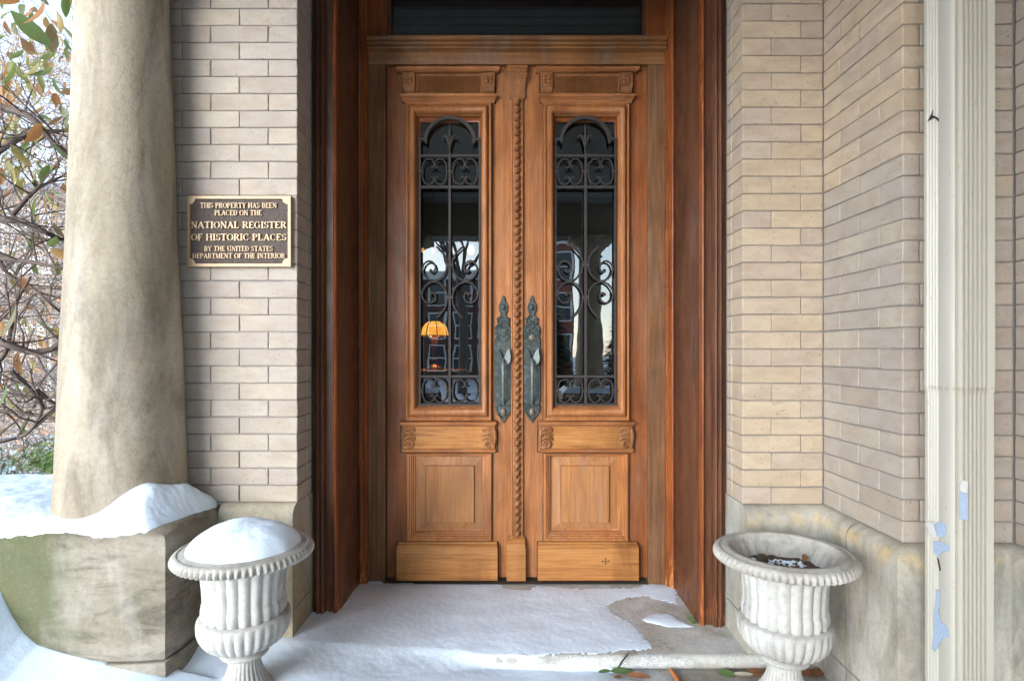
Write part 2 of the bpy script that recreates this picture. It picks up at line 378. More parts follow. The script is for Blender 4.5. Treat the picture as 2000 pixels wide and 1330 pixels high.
def chamfer_mesh(name, dx, dy, dz, c, mat, var=None):
    key = (name, round(dx, 4), round(dy, 4), round(dz, 4), mat.name, var)
    if key not in _bc:
        bm = bmesh.new(); bmesh.ops.create_cube(bm, size=1.0)
        for v in bm.verts: v.co = Vector((v.co.x * dx, v.co.y * dy, v.co.z * dz))
        bmesh.ops.bevel(bm, geom=list(bm.edges), offset=c, segments=1, affect='EDGES')
        if var is not None:
            bmesh.ops.subdivide_edges(bm, edges=[e for e in bm.edges if abs((e.verts[0].co - e.verts[1].co).length) > .04], cuts=2)
            vr = random.Random(var * 31 + int(dx * 1e4))
            for v in bm.verts: v.co += Vector((vr.uniform(-.0007, .0007), vr.uniform(-.0007, .0007), vr.uniform(-.0008, .0008)))
        me = bpy.data.meshes.new(name); bm.to_mesh(me); bm.free(); me.materials.append(mat); _bc[key] = me
    return _bc[key]

# ------------------------------------------------------------------ ground, porch floor, doorstep, roof
YL, YR, YN = 2.155, 2.125, 1.695          # brick planes: left pier, right pier, near right face
XL, XR, XN, XC = -.796, .850, 1.1485, 1.474
ZB = .524                                  # top of stone plinth = foot of brickwork
COURSE, STR, JT = .0634, .2157, .0031
CX = .027                                  # axis of the doorway
FLOOR = -.055; STEP_Y = 2.055

def dusted(m):
    """wind-blown grains of snow on the bare stone"""
    nt = m.node_tree; P = nt.nodes['Principled BSDF']; src = P.inputs['Base Color'].links[0].from_socket
    tc = nt.nodes.new('ShaderNodeTexCoord')
    def nz(sc_, det):
        n = nt.nodes.new('ShaderNodeTexNoise'); n.inputs['Scale'].default_value = sc_; n.inputs['Detail'].default_value = det; nt.links.new(tc.outputs['Object'], n.inputs['Vector'])
        return n.outputs['Fac']
    def rp(f, p0, v0, p1, v1):
        r = nt.nodes.new('ShaderNodeValToRGB'); r.color_ramp.elements[0].position = p0; r.color_ramp.elements[1].position = p1
        r.color_ramp.elements[0].color = (v0,) * 3 + (1,); r.color_ramp.elements[1].color = (v1,) * 3 + (1,); nt.links.new(f, r.inputs[0]); return r.outputs[0]
    mu = nt.nodes.new('ShaderNodeMath'); mu.operation = 'MULTIPLY'
    nt.links.new(rp(nz(420, 2), .52, 0, .58, 1), mu.inputs[0]); nt.links.new(rp(nz(5, 5), .42, 0, .60, 1), mu.inputs[1])
    mx = nt.nodes.new('ShaderNodeMix'); mx.data_type = 'RGBA'; nt.links.new(mu.outputs[0], mx.inputs[0]); nt.links.new(src, mx.inputs[6]); mx.inputs[7].default_value = (.78, .84, .91, 1)
    nt.links.new(mx.outputs[2], P.inputs['Base Color'])
dusted(M['slab']); dusted(M['floor'])
tag(MB().box(-150, 150, -150, 150, -.62, -.6).build('ground', M['snow']), kind='structure')
tag(MB().box(-2.25, 2.6, -3.0, STEP_Y + .3, -.60, FLOOR).build('porch_floor', M['floor']), kind='structure')
sec = [(2.9, -.2), (2.9, 0), (STEP_Y + .035, 0)] + [(STEP_Y + .025 - .025 * math.sin(a) - .002, -.025 + .025 * math.cos(a)) for a in [k * math.pi / 10 for k in range(0, 11)]] + [(STEP_Y + .03, -.06), (STEP_Y + .03, -.2)]
xr1 = .98
st = MB().extr_x(sec, -1.0, xr1).build('doorstep', M['slab'], smooth=40)
tag(st, 'pale stone doorstep with rounded nosing below the double door', 'doorstep')
# hairline crack in the nosing
MB().tube([W(1227, 1274, 2.055) + Vector((0, -.004, 0)), W(1215, 1288, 2.05) + Vector((0, -.006, 0)), W(1207, 1301, 2.05) + Vector((0, -.006, 0))], .0028, 4).build('crack', M['darkhole'], st)

CEILZ, BEAMZ = 3.07, 2.64
roof = tag(MB().box(-1.95, 2.6, -3.1, 3.0, CEILZ + .03, CEILZ + .3).build('porch_roof', M['slate']), kind='structure')
bw = .0875
for k in range(62):
    y = -2.3 + k * bw
    if y > 2.66: break
    link('ceiling_board', chamfer_mesh('ceiling_board', 3.0, bw - .003, .02, .003, M['ceil']), roof, (0.0, y, CEILZ + .019))
bm_ = empty('porch_beam', (-1.47, 0, BEAMZ)); tag(bm_, 'painted beam carried by the porch columns along two open sides', 'beam')
for nm, b in (('side_beam', (-1.58, -1.18, -2.35, 2.12)), ('front_beam', (-1.62, 1.6, -2.76, -2.36))):
    o = MB().box(b[0], b[1], b[2], b[3], BEAMZ, CEILZ + .02).build(nm, M['beam'], bm_); o.matrix_parent_inverse = Matrix.Translation(-bm_.location)

# ------------------------------------------------------------------ brickwork
def pier(name, label, loc):
    e = empty(name, loc); return tag(e, label, 'wall')
def add_brick(p, mat, key, cx, cy, cz, dx, dy):
    me = chamfer_mesh('brick_' + key, dx, dy, COURSE - JT, .0024, mat, rnd.randrange(6))
    o = bpy.data.objects.new('brick', me); COL.objects.link(o); o.parent = p
    o.location = Vector((cx + rnd.uniform(-.0006, .0006), cy + rnd.uniform(-.0008, .0008), cz + rnd.uniform(-.0005, .0005))) - p.location
    o.rotation_euler = (rnd.uniform(-.004, .004), rnd.uniform(-.0025, .0025), rnd.uniform(-.004, .004))
def part(mb, name, mat, p, smooth=None):
    o = mb.build(name, mat, p, smooth); o.matrix_parent_inverse = Matrix.Translation(-p.location); return o
NC = 33
h2 = JT / 2
# left pier
lp = pier('brick_pier', 'buff brick pier between the tapered column and the doorway, plaque on it', (XL - .3, YL, 0))
part(MB().box(-1.45, XL - .005, YL + .005, 2.6, ZB - .02, ZB + NC * COURSE + .002), 'mortar_bed', M['mortar'], lp)
for i in range(NC):
    z = ZB + (i + .5) * COURSE; x = XL; first = True
    L = [STR, STR, STR, .1] if i % 2 == 0 else [STR / 2, STR, STR, STR]
    for l in L:
        x0 = max(-1.45, x - l)
        add_brick(lp, M['brick'], 'f', (x + x0) / 2 - (0 if not first else 0), YL + .05, z, (x - x0) - JT + (h2 if first else 0), .1)
        x = x0; first = False
        if x <= -1.449: break
    add_brick(lp, M['brick'], 'c', XL - .05, YL + .1 + .028, z, .1, .050 - JT)
# right pier: far face, return towards the viewer, near face
rp = pier('brick_pier', 'warm buff brick pier right of the doorway, stepping forward behind the downspout', (1.1, YR, 0))
part(MB().box(XR + .005, XN + .06, YR + .005, 2.6, ZB - .02, ZB + NC * COURSE + .002), 'mortar_bed', M['mortar'], rp)
part(MB().box(XN + .005, XC + .3, YN + .005, 2.6, ZB - .021, ZB + NC * COURSE + .001), 'mortar_bed', M['mortar'], rp)
for i in range(NC):
    z = ZB + (i + .5) * COURSE
    L = [STR / 2, XN - XR - STR / 2] if i % 2 == 0 else [STR, XN - XR - STR]
    x = XR; first = True
    for l in L:
        add_brick(rp, M['brick_warm'], 'f', x + l / 2, YR + .05, z, l - JT + (h2 if first else 0), .1); x += l; first = False
    add_brick(rp, M['brick_warm'], 'c', XR + .05, YR + .1 + .027, z, .1, .050 - JT)
    T = YR - YN
    mt = M['brick_warm'] if i > 17 else M['brick']
    if i % 2 == 0:
        q = STR / 2
        add_brick(rp, mt, 'r', XN + .05, YR - q / 2, z, .1, q - JT); add_brick(rp, mt, 'r', XN + .05, YR - q - (T - 2 * q) / 2, z, .1, T - 2 * q - JT)
        add_brick(rp, mt, 'n', XN + STR / 2 - h2 / 2, YN + q / 2, z, STR - JT, q - JT); x = XN + STR
    else:
        add_brick(rp, mt, 'r', XN + .05, YR - T / 4, z, .1, T / 2 - JT); add_brick(rp, mt, 'n', XN + .026, YN + T / 4 - h2 / 2, z, .052 - JT, T / 2 - JT)
        x = XN + .052
        add_brick(rp, M['brick'], 'n', x + STR / 2, YN + .05, z, STR - JT, .1); x += STR
    while x < XC - .02:
        l = min(STR, XC - x); add_brick(rp, M['brick'], 'n', x + l / 2, YN + .05, z, l - JT, .1); x += l
# far right projecting wall
pw = pier('brick_wall', 'shaded brick wall at the right picture edge beyond the downspout', (XC + .15, 1.2, 0))
part(MB().box(XC + .005, XC + .4, -1.0, YN - .001, -.05, ZB + NC * COURSE + .003), 'mortar_bed', M['mortar'], pw)
for i in range(NC):
    z = ZB + (i + .5) * COURSE; y = YN - .003
    for l in ([STR] * 7 if i % 2 else [STR / 2] + [STR] * 6 + [STR / 2]):
        add_brick(pw, M['brick'], 'w', XC + .05, y - l / 2, z, .1, l - JT); y -= l
for o_, x0, x1, y0, y1, p in (('header_board', -1.45, XL - .003, YL - .03, 2.6, lp), ('header_board', XR + .003, XN, YR - .03, 2.6, rp), ('header_board', XN + .001, XC + .3, YN - .03, 2.6, rp), ('header_board', XC - .03, XC + .4, -1.0, YN - .031, pw)):
    part(MB().box(x0, x1, y0, y1, ZB + NC * COURSE + .004, CEILZ + .02), o_, M['beam'], p)
# stone plinths
PJ = .046
def ovolo(n=7): return [(PJ * math.sin(a) ** 1.0, ZB - .046 * (1 - math.cos(a))) for a in [k * math.pi / 2 / (n - 1) for k in range(n)]]
def plinth_run(p, name, mat, pts, zbot=-.06, joints=()):
    """pts: list of (x, y, nx, ny) offsets along the wall foot; profile pushed out along (nx, ny)"""
    prof = [(-.03, ZB - .0005)] + ovolo() + [(PJ, .30), (PJ, zbot)]
    L = [[(x + nx * d, y + ny * d, z) for d, z in prof] for x, y, nx, ny in pts]
    return part(MB().loops(L, False, False, False), name, mat, p, 35)
plinth_run(lp, 'plinth_stone', M['plinth'], [(XL - .001, YL, 0, -1), (-1.070, YL, 0, -1)])
lpp = part(MB().box(-1.45, XL - .0015, YL + .001, 2.36, -.06, ZB - .001), 'plinth_core', M['plinth'], lp)
part(MB().extr_x([(YL + .002, -.06)] + [(YL - d * .94, z - .002) for d, z in [(PJ, -.06), (PJ, .30)] + ovolo()[::-1]] + [(YL + .002, ZB - .001)], XL - .012, XL - .0012), 'plinth_end', M['plinth'], lp)
plinth_run(rp, 'plinth_stone', M['plinth_r'], [(XR + .001, YR, 0, -1), (XN, YR, -1, -1)])
plinth_run(rp, 'plinth_stone', M['plinth_r'], [(XN, YR, -1, -1), (XN, 1.902, -1, 0)])
plinth_run(rp, 'plinth_stone', M['plinth_r'], [(XN, 1.899, -1, 0), (XN, YN, -1, -1), (XN + .16, YN, 0, -1)])
plinth_run(rp, 'plinth_stone', M['plinth_r'], [(XN + .162, YN, 0, -1), (XC, YN, -1, -1)])
plinth_run(pw, 'plinth_stone', M['plinth_r'], [(XC, YN, -1, -1), (XC, -1.0, -1, 0)])
part(MB().extr_x([(YR + .002, -.06)] + [(YR - d * .94, z - .002) for d, z in [(PJ, -.06), (PJ, .30)] + ovolo()[::-1]] + [(YR + .002, ZB - .001)], XR + .0012, XR + .012), 'plinth_end', M['plinth_r'], rp)
part(MB().box(XR + .0015, XN + .05, YR + .001, 2.34, -.06, ZB - .001), 'plinth_core', M['plinth_r'], rp)
part(MB().box(XN + .003, XC + .3, YN + .003, YR + .3, -.06, ZB - .0015), 'plinth_core', M['plinth_r'], rp)
# bed joint of the plinth (thin raised mortar lines)
zj = .045
part(MB().box(XN - PJ - .0015, XN - PJ + .01, YN - PJ, YR - PJ, zj - .003, zj + .003), 'mortar_joint', M['mortar'], rp)
part(MB().box(XN - PJ - .0012, XN - PJ + .01, 1.8985, 1.9025, zj + .003, ZB - .045), 'mortar_joint', M['plinth'], rp)
part(MB().box(XR - .0015, XR + .01, YR - PJ + .004, 2.27, .115, .1185), 'mortar_joint', M['mortar'], rp)
part(MB().box(XL - .01, XL + .0010, YL - PJ + .004, 2.29, .135, .1385), 'mortar_joint', M['mortar'], lp)

# ------------------------------------------------------------------ doorway: casing, jambs, posts, lintel, transom
df = empty('door_frame', (CX, 2.5, 0)); tag(df, 'dark varnished wooden door surround with moulded casing, lintel and transom', 'door frame')
TOPZ = 2.98
def mould(w0, pts, name, mat, z0=0.0, z1=TOPZ, smooth=32):
    """pts (w, y): section from outer to inner, w = distance from door axis; closed at the back"""
    for sgn, side in ((-1, YL - YR), (1, 0.0)):
        dy = .03 if sgn < 0 else 0.0
        s_ = [(CX + sgn * w, y + (dy if y < 2.34 else 0)) for w, y in pts]
        part(MB().extr_z(s_, z0, z1), name, mat, df, smooth)
def arc(w0, y0, w1, y1, bulge, n=8):
    out = []
    for k in range(n + 1):
        t = k / n; out.append((w0 + (w1 - w0) * t, y0 + (y1 - y0) * t - bulge * math.sin(math.pi * t)))
    return out
mould(0, [(.8225, 2.40), (.8225, 2.292)] + arc(.809, 2.287, .792, 2.282, .012) + arc(.790, 2.282, .774, 2.286, .009) + [(.772, 2.298), (.772, 2.40)], 'outer_moulding', M['casing'])
mould(0, [(.7715, 2.41), (.7715, 2.300), (.744, 2.300), (.742, 2.296), (.742, 2.41)], 'casing_board', M['casing'])
mould(0, [(.7415, 2.42), (.7415, 2.293)] + arc(.740, 2.290, .727, 2.290, .006, 6) + [(.724, 2.30), (.724, 2.42)], 'casing_bead', M['casing_red'])
mould(0, [(.80, 2.421), (.7235, 2.421), (.7235, 2.31), (.7225, 2.31), (.7225, 2.355), (.7195, 2.36), (.7195, 2.60), (.7225, 2.605), (.7225, 2.64), (.80, 2.64)], 'jamb_board', M['casing'])
mould(0, [(.79, 2.72), (.7222, 2.72), (.7222, 2.646)] + arc(.721, 2.645, .700, 2.662, .010) + [(.697, 2.668)] + arc(.696, 2.668, .690, 2.675, .003, 4) + [(.690, 2.72)], 'inner_moulding', M['casing_red'])
ZLT, ZLB = W(0, 76, 2.66).z, W(0, 124, 2.68).z     # lintel top, bottom
mould(0, [(.70, 2.80), (.6897, 2.80), (.6897, 2.696), (.616, 2.696), (.6135, 2.699), (.6135, 2.80)], 'frame_post', M['post'], 0.0, ZLB)
sec = [(2.80, ZLB), (2.690, ZLB), (2.688, ZLB + .004), (2.688, ZLB + .052), (2.680, ZLB + .056)]
for k in range(3):
    zz = ZLB + .058 + k * .018; sec += [(2.672 - k * .006, zz), (2.664 - k * .006, zz + .003), (2.661 - k * .006, zz + .008), (2.664 - k * .006, zz + .013), (2.672 - k * .006, zz + .016)]
sec += [(2.652, ZLB + .113), (2.652, ZLT), (2.80, ZLT)]
part(MB().extr_x(sec, CX - .6895, CX + .6895), 'lintel', M['lintel'], df, 30)
for s in (-1, 1):
    x0, x1 = sorted((CX + s * .6893, CX + s * .604))
    part(MB().box(x0, x1, 2.700, 2.79, ZLT + .0005, TOPZ), 'transom_post', M['casing_red'], df)
    x0, x1 = sorted((CX + s * .6035, CX + s * .592))
    part(MB().box(x0, x1, 2.712, 2.78, ZLT + .0005, TOPZ), 'transom_bead', M['casing'], df)
part(MB().box(CX - .5915, CX + .5915, 2.712, 2.78, ZLT + .0005, ZLT + .022), 'transom_sill', M['casing'], df)
part(MB().box(CX - .5915, CX + .5915, 2.745, 2.749, ZLT + .0225, TOPZ), 'transom_pane', M['glass'], df)
part(MB().box(CX - .8225, CX + .8225, 2.30, 2.85, TOPZ + .001, CEILZ + .015), 'head_board', M['casing'], df)
part(MB().box(CX - .6135, CX + .6135, 2.688, 2.82, .0005, .004), 'threshold', M['room'], df)  # dark colour stands in for the shaded gap under the doors

# ------------------------------------------------------------------ door leaves
YD = 2.720                                     # face of stiles
K = 2.712 / F                                  # metres per photo pixel on the door
def zpx(py, Y=2.705): return EYE + (HY - py) * Y / F
def leaf(sgn, label):
    cpx = 875.5 if sgn > 0 else 1146.5
    c = (cpx - VX) * K
    d = empty('door_leaf', (c - sgn * .29, YD, 0)); tag(d, label, 'door', 'leaves of the double door')
    X = lambda u: c + sgn * u * K
    def rect(u0, u1, y0, y1, Y=2.70):          # y0 top px, y1 bottom px
        a, b = sorted((X(u0), X(u1))); return (a, b, zpx(y1, Y), zpx(y0, Y))
    P = lambda mb, name, mat, sm=None, parent=None: part2(mb, name, mat, d, sm, parent)
    def part2(mb, name, mat, d, sm, parent):
        o = mb.build(name, mat, parent or d, sm); o.matrix_parent_inverse = Matrix.Translation(-d.location) if not parent else Matrix.Identity(4)
        return o
    def bx(u0, u1, y0, y1, d0, d1, name, mat, parent=None):
        a, b, z0, z1 = rect(u0, u1, y0, y1); return P(MB().box(a, b, YD - d1, YD - d0, z0, z1), name, mat, None, parent)
    # carcase
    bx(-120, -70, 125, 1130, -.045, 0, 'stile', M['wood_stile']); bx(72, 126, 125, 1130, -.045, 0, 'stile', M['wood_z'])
    bx(-69.9, 71.9, 125, 215, -.044, -.0005, 'rail', M['wood_x']); bx(-69.9, 71.9, 800, 890, -.044, -.0005, 'rail', M['wood_x']); bx(-69.9, 71.9, 1040, 1129, -.044, -.0005, 'rail', M['wood_x'])
    # top cap bar
    a, b, z0, z1 = rect(-93, 93, 128, 141)
    prof = [(z1, .004)] + [(z1 - .002 - (z1 - z0 - .004) * k / 8, .016 + .016 * math.sin(math.pi * (k + .6) / 8.6)) for k in range(9)] + [(z0, .008)]
    P(MB().cornice(a, b, prof, YD, .6), 'top_cap', M['wood_x'], 40)
    # lattice frieze
    fr = bx(-64, 67, 142.5, 183, .0003, .010, 'frieze_panel', M['wood_carve'])
    mb = MB(); a, b, z0, z1 = rect(-61, 64, 146, 181); nx, nz = 22, 6; dx = (b - a) / nx; dz = (z1 - z0) / nz
    for i in range(2 * nx - 1):
        for j in range(nz if i % 2 == 0 else nz - 1):
            cx = a + (i + 1) * dx / 2; cz = z0 + dz * (j + .5 + (.5 if i % 2 else 0)); y = YD - .0102
            mb.add([(cx - dx * .46, y, cz), (cx, y, cz - dz * .46), (cx + dx * .46, y, cz), (cx, y, cz + dz * .46), (cx, y - .010, cz)], [(0, 1, 4), (1, 2, 4), (2, 3, 4), (3, 0, 4)])
    tag(P(mb, 'diamond_lattice', M['wood_carve'], None, fr), kind='stuff').matrix_parent_inverse = Matrix.Identity(4)
    for u0, u1 in ((-88, -64.5), (67.5, 91)):
        rb = bx(u0, u1, 142.7, 171, .0006, .024, 'rosette_block', M['wood_carve'])
        a, b, z0, z1 = rect(u0, u1, 142.7, 171); mx, mz = (a + b) / 2, (z0 + z1) / 2; m = MB()
        for k in range(4):
            an = math.pi / 4 + k * math.pi / 2; m.ell((mx + .013 * math.cos(an), YD - .025, mz + .013 * math.sin(an)), .0095, .006, .0095, 8, 5)
        m.ell((mx, YD - .026, mz), .006, .007, .006, 8, 5)
        P(m, 'rosette', M['wood_carve'], 60, rb).matrix_parent_inverse = Matrix.Identity(4)
        a, b, z0, z1 = rect(u0 + .8, u1 - .8, 171.3, 183); P(MB().extr_x([(YD - .001, z1), (YD - .024, z1), (YD - .019, (z0 + z1) / 2), (YD - .010, z0 + .004), (YD - .001, z0 + .003)], a, b), 'bracket', M['wood_carve'])
    # cornice over the glass
    a, b, z0, z1 = rect(-84, 87, 183.3, 200)
    P(MB().cornice(a, b, [(z1, .020), (z1 - .003, .030), (z1 - .008, .034), (z1 - .015, .033), (z1 - .019, .026), (z1 - .026, .020), (z1 - .033, .014), (z0, .012)], YD, .62), 'cornice', M['wood_x'], 40)
    # moulded glass frame
    prof = [(0, .0), (0, .020), (.06, .026), (.15, .027), (.22, .024), (.25, .019), (.30, .020), (.36, .031), (.46, .038), (.58, .040), (.70, .037), (.82, .028), (.90, .016), (.93, .008), (1, .004), (1, -.03)]
    P(MB().ring(rect(-82, 85, 200.5, 822), rect(-60, 63, 225, 793), prof, YD), 'glass_frame', M['wood_z'], 35)
    a, b, z0, z1 = rect(-69.5, 71.5, 218, 800)
    P(MB().box(a, b, YD + .026, YD + .030, z0, z1), 'pane', M['glass'])
    # bead behind the grille
    P(MB().ring(rect(-62, 65, 223, 795), rect(-56, 59, 233, 789), [(0, -.024), (0, -.012), (.5, -.010), (1, -.014), (1, -.0255)], YD), 'glazing_bead', M['casing_red'], 40)
    # ledges and carved frieze
    for y0, y1, pr in ((822.3, 833, .034), (876, 884, .026)):
        a, b, z0, z1 = rect(-84, 86, y0, y1); h = z1 - z0
        P(MB().cornice(a, b, [(z1, .002), (z1 - h * .08, pr * .8), (z1 - h * .3, pr), (z1 - h * .55, pr), (z1 - h * .62, pr * .75), (z1 - h * .85, pr * .62), (z0, pr * .55)], YD, .6), 'ledge', M['wood_x'], 40)
    cf = bx(-88, 91, 833.2, 875.8, .0003, .017, 'carved_frieze', M['wood_base'])
    for ue, dirn in ((-90, 1), (93, -1)):
        m = MB(); Yc = YD - .0185
        def q(u, y): return (X(ue + dirn * u), Yc, zpx(y, 2.70))
        lobes = [[(3, 872), (6, 866), (12, 861), (19, 863), (21, 868), (17, 873), (12, 872), (11, 868)],
                 [(3, 861), (8, 856), (15, 853), (23, 856), (27, 860)], [(3, 853), (7, 846), (13, 845), (20, 847), (26, 852)],
                 [(4, 846), (8, 838), (15, 836), (22, 837), (25, 843)], [(3, 870), (2, 856), (3, 842), (6, 836)]]
        for lb in lobes:
            sp_ = spline([q(*p) for p in lb], 5); m.tube(sp_, [.0035 + .0065 * math.sin(math.pi * (i + 1) / (len(sp_) + 1)) for i in range(len(sp_))], 6, .9)
        m.ell(q(14, 868), .006, .006, .006, 8, 5)
        P(m, 'carved_leaf', M['wood_carve'], 60, cf).matrix_parent_inverse = Matrix.Identity(4)
    # dark strips round the applied mouldings: grime plus painted shade of a gap
    for nm, q4 in (('joint', (-82, 85, 200.5, 822)), ('joint', (-81, 85, 885.5, 1059)), ('joint', (-98.5, 96.5, 1060, 1131)), ('joint', (-99, 99, 127.5, 141)), ('joint', (-93, 96, 822, 884)), ('joint', (-89, 92, 142, 199))):  # each 'joint' is a dark strip of grime and painted gap shade
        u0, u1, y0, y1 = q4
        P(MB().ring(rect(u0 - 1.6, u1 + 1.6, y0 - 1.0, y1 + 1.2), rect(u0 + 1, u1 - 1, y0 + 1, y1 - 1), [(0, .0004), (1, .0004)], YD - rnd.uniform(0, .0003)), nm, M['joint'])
    # lower panel
    prof = [(0, .0), (0, .014), (.12, .019), (.25, .019), (.30, .013), (.42, .013), (.48, .006), (.58, .005), (.64, -.002), (.74, -.003), (.80, -.010), (1, -.012)]
    P(MB().ring(rect(-81, 85, 886, 1058), rect(-60, 67, 894, 1036), prof, YD), 'panel_moulding', M['wood_z'], 30)
    P(MB().ring(rect(-60.2, 67.2, 893.8, 1036.2), rect(-43, 49.5, 912, 1022), [(0, -.0125), (.90, -.004), (.92, -.008), (.95, -.008), (.96, .003), (1, .004)], YD, True), 'raised_panel', M['wood_panel'])
    # foot block
    a, b, z0, z1 = rect(-96, 94, 1059, 1131)
    P(MB().cornice(a, b, [(z1, .016), (z1 - .006, .019), (z1 - .010, .027), (z1 - .022, .036), (z1 - .032, .038), (z0 + .002, .038), (z0, .036)], YD, .16), 'kick_block', M['wood_base'], 25)
    # ---------------- wrought iron grille
    g = P(MB(), 'grille', M['iron']); YG = YD - .006
    G = lambda x, y: (X(x - 875.5), YG, EYE + (HY - y) * (YG) / F)
    def iron(m, name, sm=50): o = m.build(name, M['iron'], g, sm); o.matrix_parent_inverse = Matrix.Identity(4); return o
    def flatbar(x0, x1, y0, y1, dep=.010, name='bar', off=0.0):
        a, b = sorted((G(x0, 0)[0], G(x1, 0)[0])); za, zb = sorted((G(0, y0)[2], G(0, y1)[2])); iron(MB().box(a, b, YG - dep / 2 + off, YG + dep / 2 + off, za, zb), name, None)
    flatbar(818, 821.8, 272, 791); flatbar(935, 938.8, 272, 791); flatbar(876, 880.8, 300, 788, .012, 'bar', -.001)
    for y in (305, 366, 735, 790): flatbar(817, 939.5, y - 2.3, y + 2.3, .013, 'crossbar', .001)
    flatbar(817, 834, 270, 275, .016, 'shoulder'); flatbar(923, 939.5, 270, 275, .016, 'shoulder'); flatbar(830, 834, 275.5, 281, .016, 'shoulder'); flatbar(923, 927, 275.5, 281, .016, 'shoulder')
    # arch
    L = []
    for k in range(25):
        an = math.pi * k / 24; row = []
        for rr, yy in ((44.5, -.009), (50.5, -.009), (50.5, .009), (44.5, .009)):
            p = G(878.5 - rr * math.cos(an), 277 - rr * .97 * math.sin(an)); row.append((p[0], p[1] + yy, p[2]))
        L.append(row)
    iron(MB().loops(L), 'arch', 40)
    m = MB(); m.tube([G(878.5, 304), G(878.5, 285), G(878.5, 268), G(878.5, 255), G(878.5, 242)], [.004, .006, .0065, .007, .001], 6)
    for s in (-1, 1):
        m.tube(spline([G(878.5, 288), G(878.5 + s * 3.5, 276), G(878.5 + s * 6, 268), G(878.5 + s * 11, 265.5), G(878.5 + s * 14.5, 270)], 5), [.006] * 8 + [.0075] * 5 + [.005] * 5 + [.004] * 2 + [.002], 6)
    iron(m, 'finial', 60)
    def sc_(pts, name='scroll', r=.0048): iron(MB().tube(spline([G(*p) for p in pts], 6), r, 6, 1.25), name, 60)
    Cs = [(-.30, .36), (-.17, .28), (-.05, .42), (-.08, .74), (-.38, .93), (-.75, .78), (-.93, .4), (-.96, 0), (-.93, -.42), (-.72, -.82), (-.38, -.93), (-.10, -.75), (-.06, -.48), (-.2, -.36), (-.34, -.46)]
    for ya, yb in ((309, 363), (739, 787)):
        cy, hh = (ya + yb) / 2, (yb - ya) / 2
        for cx in (848.7, 908.3):
            for s in (-1, 1): sc_([(cx + s * u * 25, cy - v * hh) for u, v in Cs], r=.0041)
        for x in (821, 878.5, 935.5): flatbar(x - 4.5, x + 4.5, cy - 2, cy + 2, .017, 'collar')
    for s in (-1, 1):
        S = lambda pts: [(878.5 + s * x, y) for x, y in pts]
        sc_(S([(26, 482), (18, 489), (9, 500), (5, 514), (8, 530), (17, 543), (30, 549), (44, 544), (53, 530), (51, 517), (41, 510), (31, 515), (28, 525), (34, 532), (38, 528)]))
        sc_(S([(38, 576), (33, 572), (28, 578), (31, 588), (42, 592), (52, 584), (54, 570), (45, 556), (31, 551), (17, 556), (8, 568), (5, 583), (8, 598), (16, 611), (25, 621)]))
        flatbar(878.5 + s * 55 - 3, 878.5 + s * 55 + 3, 525, 528, .016, 'collar'); flatbar(878.5 + s * 55 - 3, 878.5 + s * 55 + 3, 572, 575, .016, 'collar')
        iron(MB().ell(G(878.5 + s * 37, 529), .0085, .0085, .0085, 8, 6), 'scroll_knob', 60); iron(MB().ell(G(878.5 + s * 37, 575), .0085, .0085, .0085, 8, 6), 'scroll_knob', 60)
    for y in (518, 581): flatbar(871.5, 885.5, y - 3, y + 3, .018, 'collar')
    # ---------------- handle set
    hx = 983 if sgn > 0 else 1039
    YH = YD - .0005
    H = lambda dx, y, dep=0: ((hx + dx - VX) * 2.71 / F, YH - dep, EYE + (HY - y) * 2.71 / F)
    out = [(577, .6), (581, 3), (586, 4.5), (589, 3.5), (594, 7), (602, 8.5), (609, 7.5), (614, 5), (619, 8), (622, 14), (627, 11), (633, 11), (638, 16), (645, 17.5), (653, 16.5), (660, 13.5), (664, 17.2), (785, 17.2), (789, 15), (793, 17.5), (799, 15), (806, 14), (812, 9), (818, 6), (823, 2.2), (826, .6)]
    pl_ = [(-w, y) for y, w in out] + [(w, y) for y, w in reversed(out)]
    hd = P(MB().loops([[H(x, y, 0) for x, y in pl_], [H(x, y, .006) for x, y in pl_], [H(x * .9, y + (0.6 if y < 700 else -.6), .009) for x, y in pl_]]), 'handle_plate', M['bronze'], 30)
    def hp(m, name, mat=M['bronze'], sm=60): o = m.build(name, mat, hd, sm); o.matrix_parent_inverse = Matrix.Identity(4); return o
    m = MB(); m.ell(H(0, 600, .010), .0115, .006, .014, 10, 6)
    for s in (-1, 1):
        m.tube(spline([H(s * 2, 617, .010), H(s * 9, 622, .010), H(s * 10, 630, .010), H(s * 4, 633, .010), H(s * 3, 627, .010)], 4), .0042, 6)
        m.tube(spline([H(s * 1, 641, .010), H(s * 8, 636, .010), H(s * 14, 642, .010), H(s * 12, 651, .010), H(s * 6, 650, .010), H(s * 6.5, 644, .011)], 4), .0046, 6)
        m.tube(spline([H(s * 1, 657, .009), H(s * 8, 655, .009), H(s * 15, 661, .009)], 4), .0036, 6)
        m.tube(spline([H(s * 2, 793, .010), H(s * 11, 792, .010), H(s * 14, 799, .010), H(s * 10, 808, .010), H(s * 4, 816, .010)], 4), .0046, 6)
        m.tube(spline([H(s * 3, 589, .008), H(s * 7, 596, .008), H(s * 7, 606, .008), H(s * 3, 613, .008)], 4), .003, 6)
    tag(hp(m, 'scrollwork'), kind='stuff')
    hp(MB().ell(H(0, 804, .011), .0135, .010, .019, 12, 7), 'oval_boss', M['bronze_worn'])
    ring = [H(9.5 * math.cos(a), 676 - 8 + 9.5 * math.sin(a) - 9, .009) for a in [k * 2 * math.pi / 24 for k in range(25)]]
    hp(MB().tube(ring, .0026, 6), 'lock_ring')
